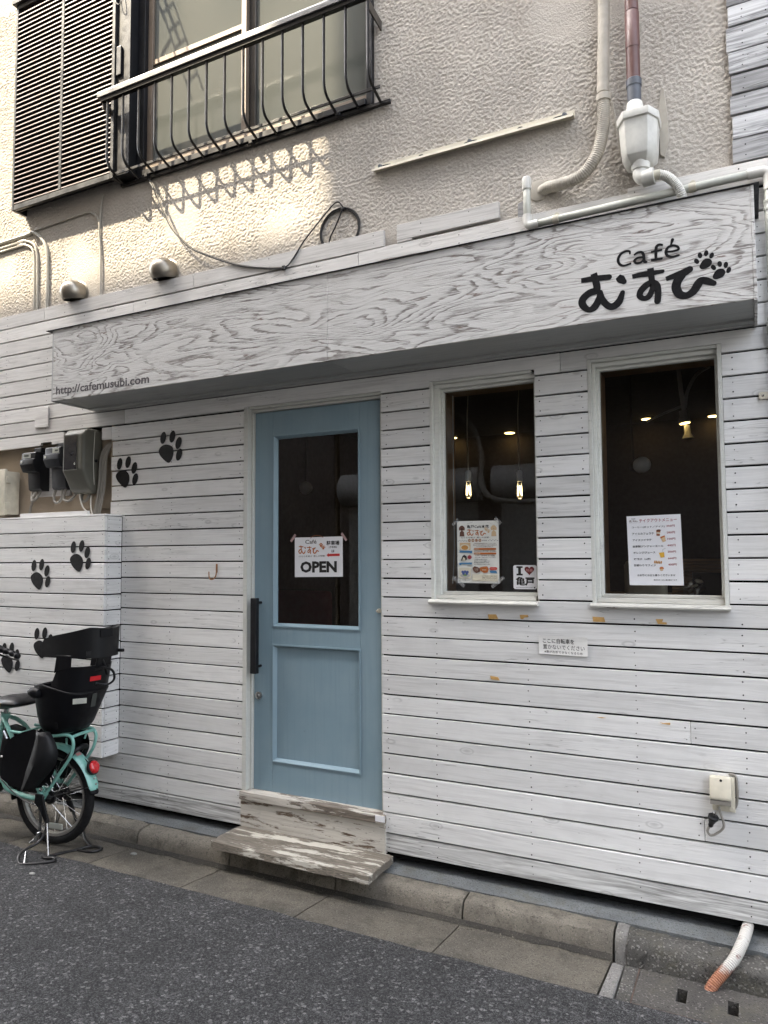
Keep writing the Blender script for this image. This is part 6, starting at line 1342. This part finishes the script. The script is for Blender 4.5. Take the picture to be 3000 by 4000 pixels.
decal((.240, -.040, .918), (.96, -.28, -.1), .032, .012, 'brand_label', MT['redlabel'], cseat, .010)
decal((.196, -.098, .808), (.72, -.68, -.15), .034, .014, 'instruction_sticker', MT['sticker'], cseat, .012)
for k in range(4): decal((.196, -.098, .808+.008-.0055*k), (.72, -.68, -.15), .022-.003*(k % 2), .0008, 'sticker_line', MT['i_grey'], cseat, .0134)
decal((.218, -.022, .800), (.95, -.20, -.22), .014, .036, 'warning_sticker', MT['lcd_dark'], cseat, .008)
decal((.312, -.045, 1.160), (.96, -.26, .05), .036, .022, 'hand_hole_shade', MT['paint_black'], hg, .008)  # black patch painted for the shade in the grip recess
decal((.256, -.108, 1.055), (.72, -.69, 0), .012, .011, 'buckle', MT['meterblack'], hg, .010); decal((.075, -.122, .675), (.1, -.95, -.25), .007, .018, 'slot_cap', MT['guardplastic'], cseat, .006)
box('rear_clip', (.296, .336, .060, .080, 1.045, 1.062), MT['meterblack'], hg, .003)
for p in ([(.195, .10, 1.04), (.215, .02, .99), (.235, -.05, .95)], [(.262, -.02, 1.03), (.272, .0, .98), (.270, .02, .93)], [(.250, -.05, .965), (.290, -.02, .972), (.317, .01, .950), (.317, .02, .905), (.290, .0, .880), (.250, -.04, .890)]): tb('strap', p, .0065, MT['vinyl'], cseat, n=6, sg=6)
v, f = lathevf([(.004, -.02), (.022, 0), (.030, .03), (.026, .055), (.006, .066)], (-.070, -.158, .850), (.75, .05, -.10), 14); mesh('hand_pad', v, f, MT['seatplastic'], cseat, smooth=True)
MT['opp_dark'] = plain('dark_reflection_cladding', (0.105, 0.085, 0.074), 0.7, 0.0, 0.2, 2)  # for unseen cladding added to darken reflections in the panes
# ------------------------------------------------------------------ the room behind the glass
rm = MB(); rm.add(*boxvf(-3.30, .80, 3.2, 3.22, .28, 2.66)); rm.add(*boxvf(-3.32, -3.30, .13, 3.2, .28, 2.66)); rm.add(*boxvf(.80, .82, .13, 3.2, .28, 2.66))
rm.build('interior_wall', MT['in_wall'], bld)
iw = MB()
for b in ((-3.30, -2.45, .28, 2.66), (-2.45, -1.62, 2.37, 2.66), (-1.62, -1.345, .28, 2.66), (-1.345, -.87, .28, 1.35), (-1.345, -.87, 2.385, 2.66), (-.87, -.605, .28, 2.66), (-.605, -.10, .28, 1.35), (-.605, -.10, 2.395, 2.66), (-.10, .80, .28, 2.66)): iw.add(*boxvf(b[0], b[1], .122, .13, b[2], b[3]))
iw.build('interior_lining', MT['in_red'], bld)
box('interior_floor', (-3.30, .80, .13, 3.2, .26, .28), MT['in_floor'], bld); box('interior_ceiling', (-3.30, .80, .13, 3.2, 2.66, 2.68), MT['in_ceil'], bld)
def pendant(x, y, zb, label):
    t = thing('pendant_lamp', (x, y, zb), label, 'lamp', 'bare filament bulbs hanging in the left window')
    tube('cord', [(x+.01, y, 2.66), (x+.004, y, 2.45), (x-.004, y, 2.28), (x, y, zb+.095)], 0.0028, MT['ivory'], t, seg=6, n=4)
    lathe('socket', [(0.016, .035), (0.0165, .05), (0.0165, .085), (0.010, .095)], (x, y, zb), MT['lampwhite'], t, seg=14)
    lathe('bulb', [(0.012, .036), (0.014, .02), (0.026, -.01), (0.028, -.03), (0.022, -.05), (0.006, -.06)], (x, y, zb), MT['glass'], t, seg=16)
    fl = MB()
    for k in range(4): a = k*math.pi/2+.4; fl.add(*tubevf([(x+.010*math.cos(a), y+.010*math.sin(a), zb+.012), (x+.014*math.cos(a+.5), y+.014*math.sin(a+.5), zb-.042)], 0.0022, 5))
    fl.build('filament', MT['filament'], t)
pendant(-1.39, 0.60, 1.93, 'lit filament bulb on a cord, the left of two in the window'); pendant(-1.101, 0.60, 1.915, 'lit filament bulb on a cord, the right of two in the window')
for x, y, r, lb in ((-1.505, 1.42, .045, 'small round downlight near the top of the left window'), (-1.905, 3.09, .055, 'round downlight just above the right bulb'), (-2.455, 3.10, .05, 'round downlight at the left edge of the left window'), (-0.73, 2.98, .05, 'round yellow downlight in the right window'), (-0.243, 3.1, .05, 'round downlight at the right edge of the right window')):
    t = thing('downlight', (x, y, 2.655), lb, 'downlight', 'downlights in the cafe ceiling'); lathe('lamp', [(r*.8, 0), (r*.8, .003)], (x, y, 2.6470), MT['glow'], t, seg=20); lathe('ring', [(r, 0), (r*1.1, .006), (r*1.1, .0075)], (x, y, 2.652), MT['in_ceil'], t, seg=20)
t = thing('spot_lamp', (-0.33, 1.2, 2.66), 'white two-headed spot lamp hanging in the right window', 'lamp')
tube('stem', [(-0.345, 1.2, 2.66), (-0.335, 1.2, 2.50), (-0.32, 1.2, 2.36)], 0.012, MT['lampwhite'], t, seg=8, n=4); tube('arm', [(-0.52, 1.2, 2.32), (-0.42, 1.2, 2.36), (-0.33, 1.2, 2.39)], 0.007, MT['lampwhite'], t, seg=7, n=3); tube('arm', [(-0.18, 1.2, 2.60), (-0.25, 1.2, 2.56), (-0.30, 1.2, 2.47), (-0.315, 1.2, 2.38)], 0.010, MT['lampwhite'], t, seg=7, n=4)
lathe('head', [(0.018, .07), (0.020, .04), (0.034, 0.0), (0.030, -.002)], (-0.318, 1.2, 2.295), MT['lampwhite'], t, axis=(-.15, 0, 1), seg=16); lathe('lit_face', [(0.028, 0), (0.026, .002)], (-0.3175, 1.2, 2.290), MT['glow'], t, axis=(-.15, 0, 1), seg=16)
lathe('head', [(0.016, .075), (0.017, .03), (0.033, 0.0), (0.030, -.002)], (-0.305, 1.21, 2.205), MT['lampwhite'], t, axis=(-.05, 0, 1), seg=16)
for x, y, z, lb in ((-2.60, .83, 2.006, 'white round wall lamp seen through the door pane'), (-0.512, .90, 2.036, 'white round wall lamp in the right window')):
    t = thing('round_lamp', (x, y, z), lb, 'lamp'); lathe('globe', [(0.012, -.045), (0.030, -.034), (0.040, -.014), (0.043, .006), (0.040, .03), (0.030, .048), (0.010, .058)], (x, y, z), MT['lampwhite'], t, axis=(-.6, .8, 0), seg=22); lathe('base', [(0.030, .05), (0.030, .095)], (x, y, z), MT['in_wall'], t, axis=(-.6, .8, 0), seg=18); tube('bracket', [(x-.055, y+.075, z), (x-.07, y+.12, z+.25), (x-.07, y+.12, 2.66)], .006, MT['in_wall'], t, seg=6)
# counter by the right window
t = thing('counter', (-0.35, .55, .28), 'wooden counter behind the right window', 'counter'); box('top', (-.80, .35, .235, .80, 1.335, 1.362), MT['in_wood'], t, .003); box('front', (-.78, .33, .26, .78, .28, 1.334), MT['in_wall'], t)
t = thing('milk_canister', (-.44, .36, 1.362), 'cream plastic canister behind the takeaway menu', 'canister'); lathe('body', [(.088, 0), (.094, .008), (.094, .145), (.085, .160), (.055, .172), (.052, .185)], (-.445, .36, 1.3622), MT['ivory'], t, seg=28); lathe('lid', [(.055, 0), (.055, .022), (.045, .026)], (-.445, .36, 1.5475), MT['ivory'], t, seg=24)
t = thing('plate_stack', (-.20, .50, 1.362), 'stack of brown wooden trays at the right window', 'trays')
for k in range(12): box('tray', (-.345+.003*math.sin(k), -.055+.003*math.cos(k*2), .46, .62, 1.3625+.0145*k, 1.3745+.0145*k), MT['in_wood'], t, .002)
def crumple(name, c, s, mat, label, cat, seed):
    v, f = lathevf([(s*.5, 0), (s, s*.3), (s*1.05, s*.9), (s*.75, s*1.4), (s*.35, s*1.7), (s*.5, s*2.0)], c, (0, 0, 1), 16); v = [Vector(q)+Vector((mnoise.noise(Vector(q)*40+Vector((seed, 0, 0))), mnoise.noise(Vector(q)*40+Vector((0, seed, 0))), 0))*s*.25 for q in v]
    return tag(mesh(name, v, f, mat, None), label, cat)
def filmmat():
    m = Mat('clear_film'); tr = m.n('BsdfTransparent'); gl = m.n('BsdfGlossy'); gl.inputs['Roughness'].default_value = .15; mx = m.n('MixShader'); mx.inputs[0].default_value = .22; m.l(tr.outputs[0], mx.inputs[1]); m.l(gl.outputs[0], mx.inputs[2]); m.l(mx.outputs[0], m.o.inputs[0]); return m.m
MT['film'] = filmmat()
crumple('snack_bag', (-.225, .31, 1.3625), .048, MT['film'], 'clear bag of biscuits beside the takeaway menu', 'bag', 3)
t = thing('biscuits', (-.225, .31, 1.3625), 'pale biscuits heaped inside the clear bag', 'biscuits')
for k in range(11): a = k*2.4; v, f = lathevf([(.014, -.006), (.019, 0), (.014, .006)], (-.225+.022*math.cos(a), .31+.02*math.sin(a), 1.372+.0065*k), (math.cos(a)*.6, math.sin(a)*.3, 1), 8); mesh('biscuit', v, f, MT['ivory'], t, smooth=True)
t = thing('menu_tablet', (-.165, .27, 1.3625), 'black tilted tablet at the right window corner', 'tablet'); mesh('screen', [(-.235, .255, 1.3630), (-.125, .255, 1.3630), (-.125, .315, 1.475), (-.245, .315, 1.475), (-.235, .262, 1.3630), (-.125, .262, 1.3630), (-.125, .323, 1.475), (-.245, .323, 1.475)], [(0, 1, 2, 3), (7, 6, 5, 4), (0, 4, 5, 1), (1, 5, 6, 2), (2, 6, 7, 3), (3, 7, 4, 0)], MT['meterblack'], t)
t = thing('red_chair', (-2.70, .95, .28), 'dark red padded chair seen through the door pane', 'chair'); box('backrest', (-2.92, -2.48, .90, .98, .75, 1.33), plain('dark_red_fabric', (.16, .018, .03), .8), t, .03, 3, True); box('seat', (-2.92, -2.48, .985, 1.40, .70, .78), plain('dark_red_seat', (.16, .018, .03), .8), t, .02, 2, True)
for x in (-2.89, -2.51):
    for y in (.94, 1.36): box('leg', (x-.02, x+.02, y-.02, y+.02, .2805, .70), MT['in_wood'], t)
t = thing('bead_chain', (-1.285, .10, 1.39), 'white bead chain hanging at the left edge of the left window', 'chain'); tube('chain', [(-1.284, .105, 2.335), (-1.285, .105, 1.9), (-1.283, .10, 1.6), (-1.293, .10, 1.42)], .0022, MT['lampwhite'], t, seg=6, n=12)
nb = thing('neighbour_house', (-11, 3, 0), 'grey neighbouring house beyond the left end of the cafe', 'building'); box('wall', (-15.0, -7.78, .15, 6.0, -.05, 7.2), MT['opp_grey'], nb)
for a in (-14.0, -12.0, -10.0):
    w = box('window', (a, a+1.3, .12, .149, 3.9, 5.2), MT['frame_dark'], nb); box('pane', (a+.05, a+1.25, .115, .1195, 3.95, 5.15), MT['opp_glass'], w)
# ------------------------------------------------------------------ across the street (they shade the facade and show in the panes)
OY = -4.40
def facade(name, x0, x1, z1, y0, mat, label, wins):
    t = thing(name, ((x0+x1)/2, y0-3, 0), label, 'building'); box('wall', (x0, x1, y0-6.0, y0, -.05, z1), MT[mat], t)
    for a, b, c, d in wins:
        w = box('window', (a, b, y0+.001, y0+.03, c, d), MT['frame_dark'], t); box('pane', (a+.05, b-.05, y0+.0305, y0+.034, c+.05, d-.05), MT['opp_glass'], w)
    return t
tall = facade('tall_house', -17.0, -4.55, 13.05, OY, 'opp_beige', 'tall beige apartment house across the street, out of sunlight', [(-6.4-1.9*k, -5.3-1.9*k, 3.4+2.8*j, 4.9+2.8*j) for k in range(5) for j in range(3)])
box('roof_shade_block', (-7.62, -4.75, OY-2.6, OY-.02, 13.051, 15.6), MT['opp_beige'], tall)  # unseen roof block, added to keep sun off the upper right wall
box('reflection_darkener', (-16.9, -4.56, OY+.001, OY+.03, 0.0, 3.25), MT['opp_dark'], tall)  # unseen dark panel, added so the door pane mirrors less beige
low = facade('low_house', -4.50, 1.4, 11.0, OY, 'opp_brown', 'low brown house across the street, mirrored in the panes', [(-3.9, -2.6, 4.6, 5.8), (-1.2, .1, 4.6, 5.8)])
for x0, x1 in ((-4.36, -2.72), (-2.45, -1.75)):
    s = MB()
    for k in range(34): s.add(*boxvf(x0, x1, OY+.002, OY+.012+.008*(k % 2), .05+.062*k, .05+.062*(k+1)))
    sh_ = s.build('roller_shutter', MT['opp_shutter'], low)
    v, f = lathevf([(.19, 0), (.19, x1-x0+.12)], (x0-.06, OY+.02, 2.36), (1, 0, 0), 20); mesh('shutter_roll', v, f, MT['opp_grey'], sh_, smooth=True)
box('reflection_darkener', (-4.49, 1.39, OY-.02, OY+.0015, 0.0, 3.30), MT['opp_dark'], low)  # added dark panel, dims what the windows mirror
tube('wrapped_pipe', [(-3.05, OY+.10, 3.18), (-2.90, OY+.10, 3.14), (-2.72, OY+.10, 2.95), (-2.64, OY+.10, 2.65), (-2.60, OY+.24, 2.40), (-2.48, OY+.30, 2.18), (-2.1, OY+.30, 2.12), (-1.4, OY+.28, 2.13)], .03, MT['cable_grey'], low, n=5)
ac = box('air_conditioner', (-3.62, -3.0, OY+.04, OY+.34, 2.72, 3.22), MT['pvc_white'], low, .01)
for k in range(12): box('grille_bar', (-3.56, -3.06, OY+.341, OY+.346, 2.77+.036*k, 2.782+.036*k), MT['meterblack'], ac)
box('eaves', (-4.50, 1.4, OY+.001, OY+.55, 3.32, 3.44), MT['opp_brown'], low)
facade('corner_house', 9.0, 17, 8.5, -7.0, 'opp_grey', 'grey house across the side street, beyond the corner', [(10+2.2*k, 11.3+2.2*k, 1.0+3*j, 2.6+3*j) for k in range(3) for j in range(2)])
bpy.data.objects.remove(_fo); bpy.data.curves.remove(_fc)
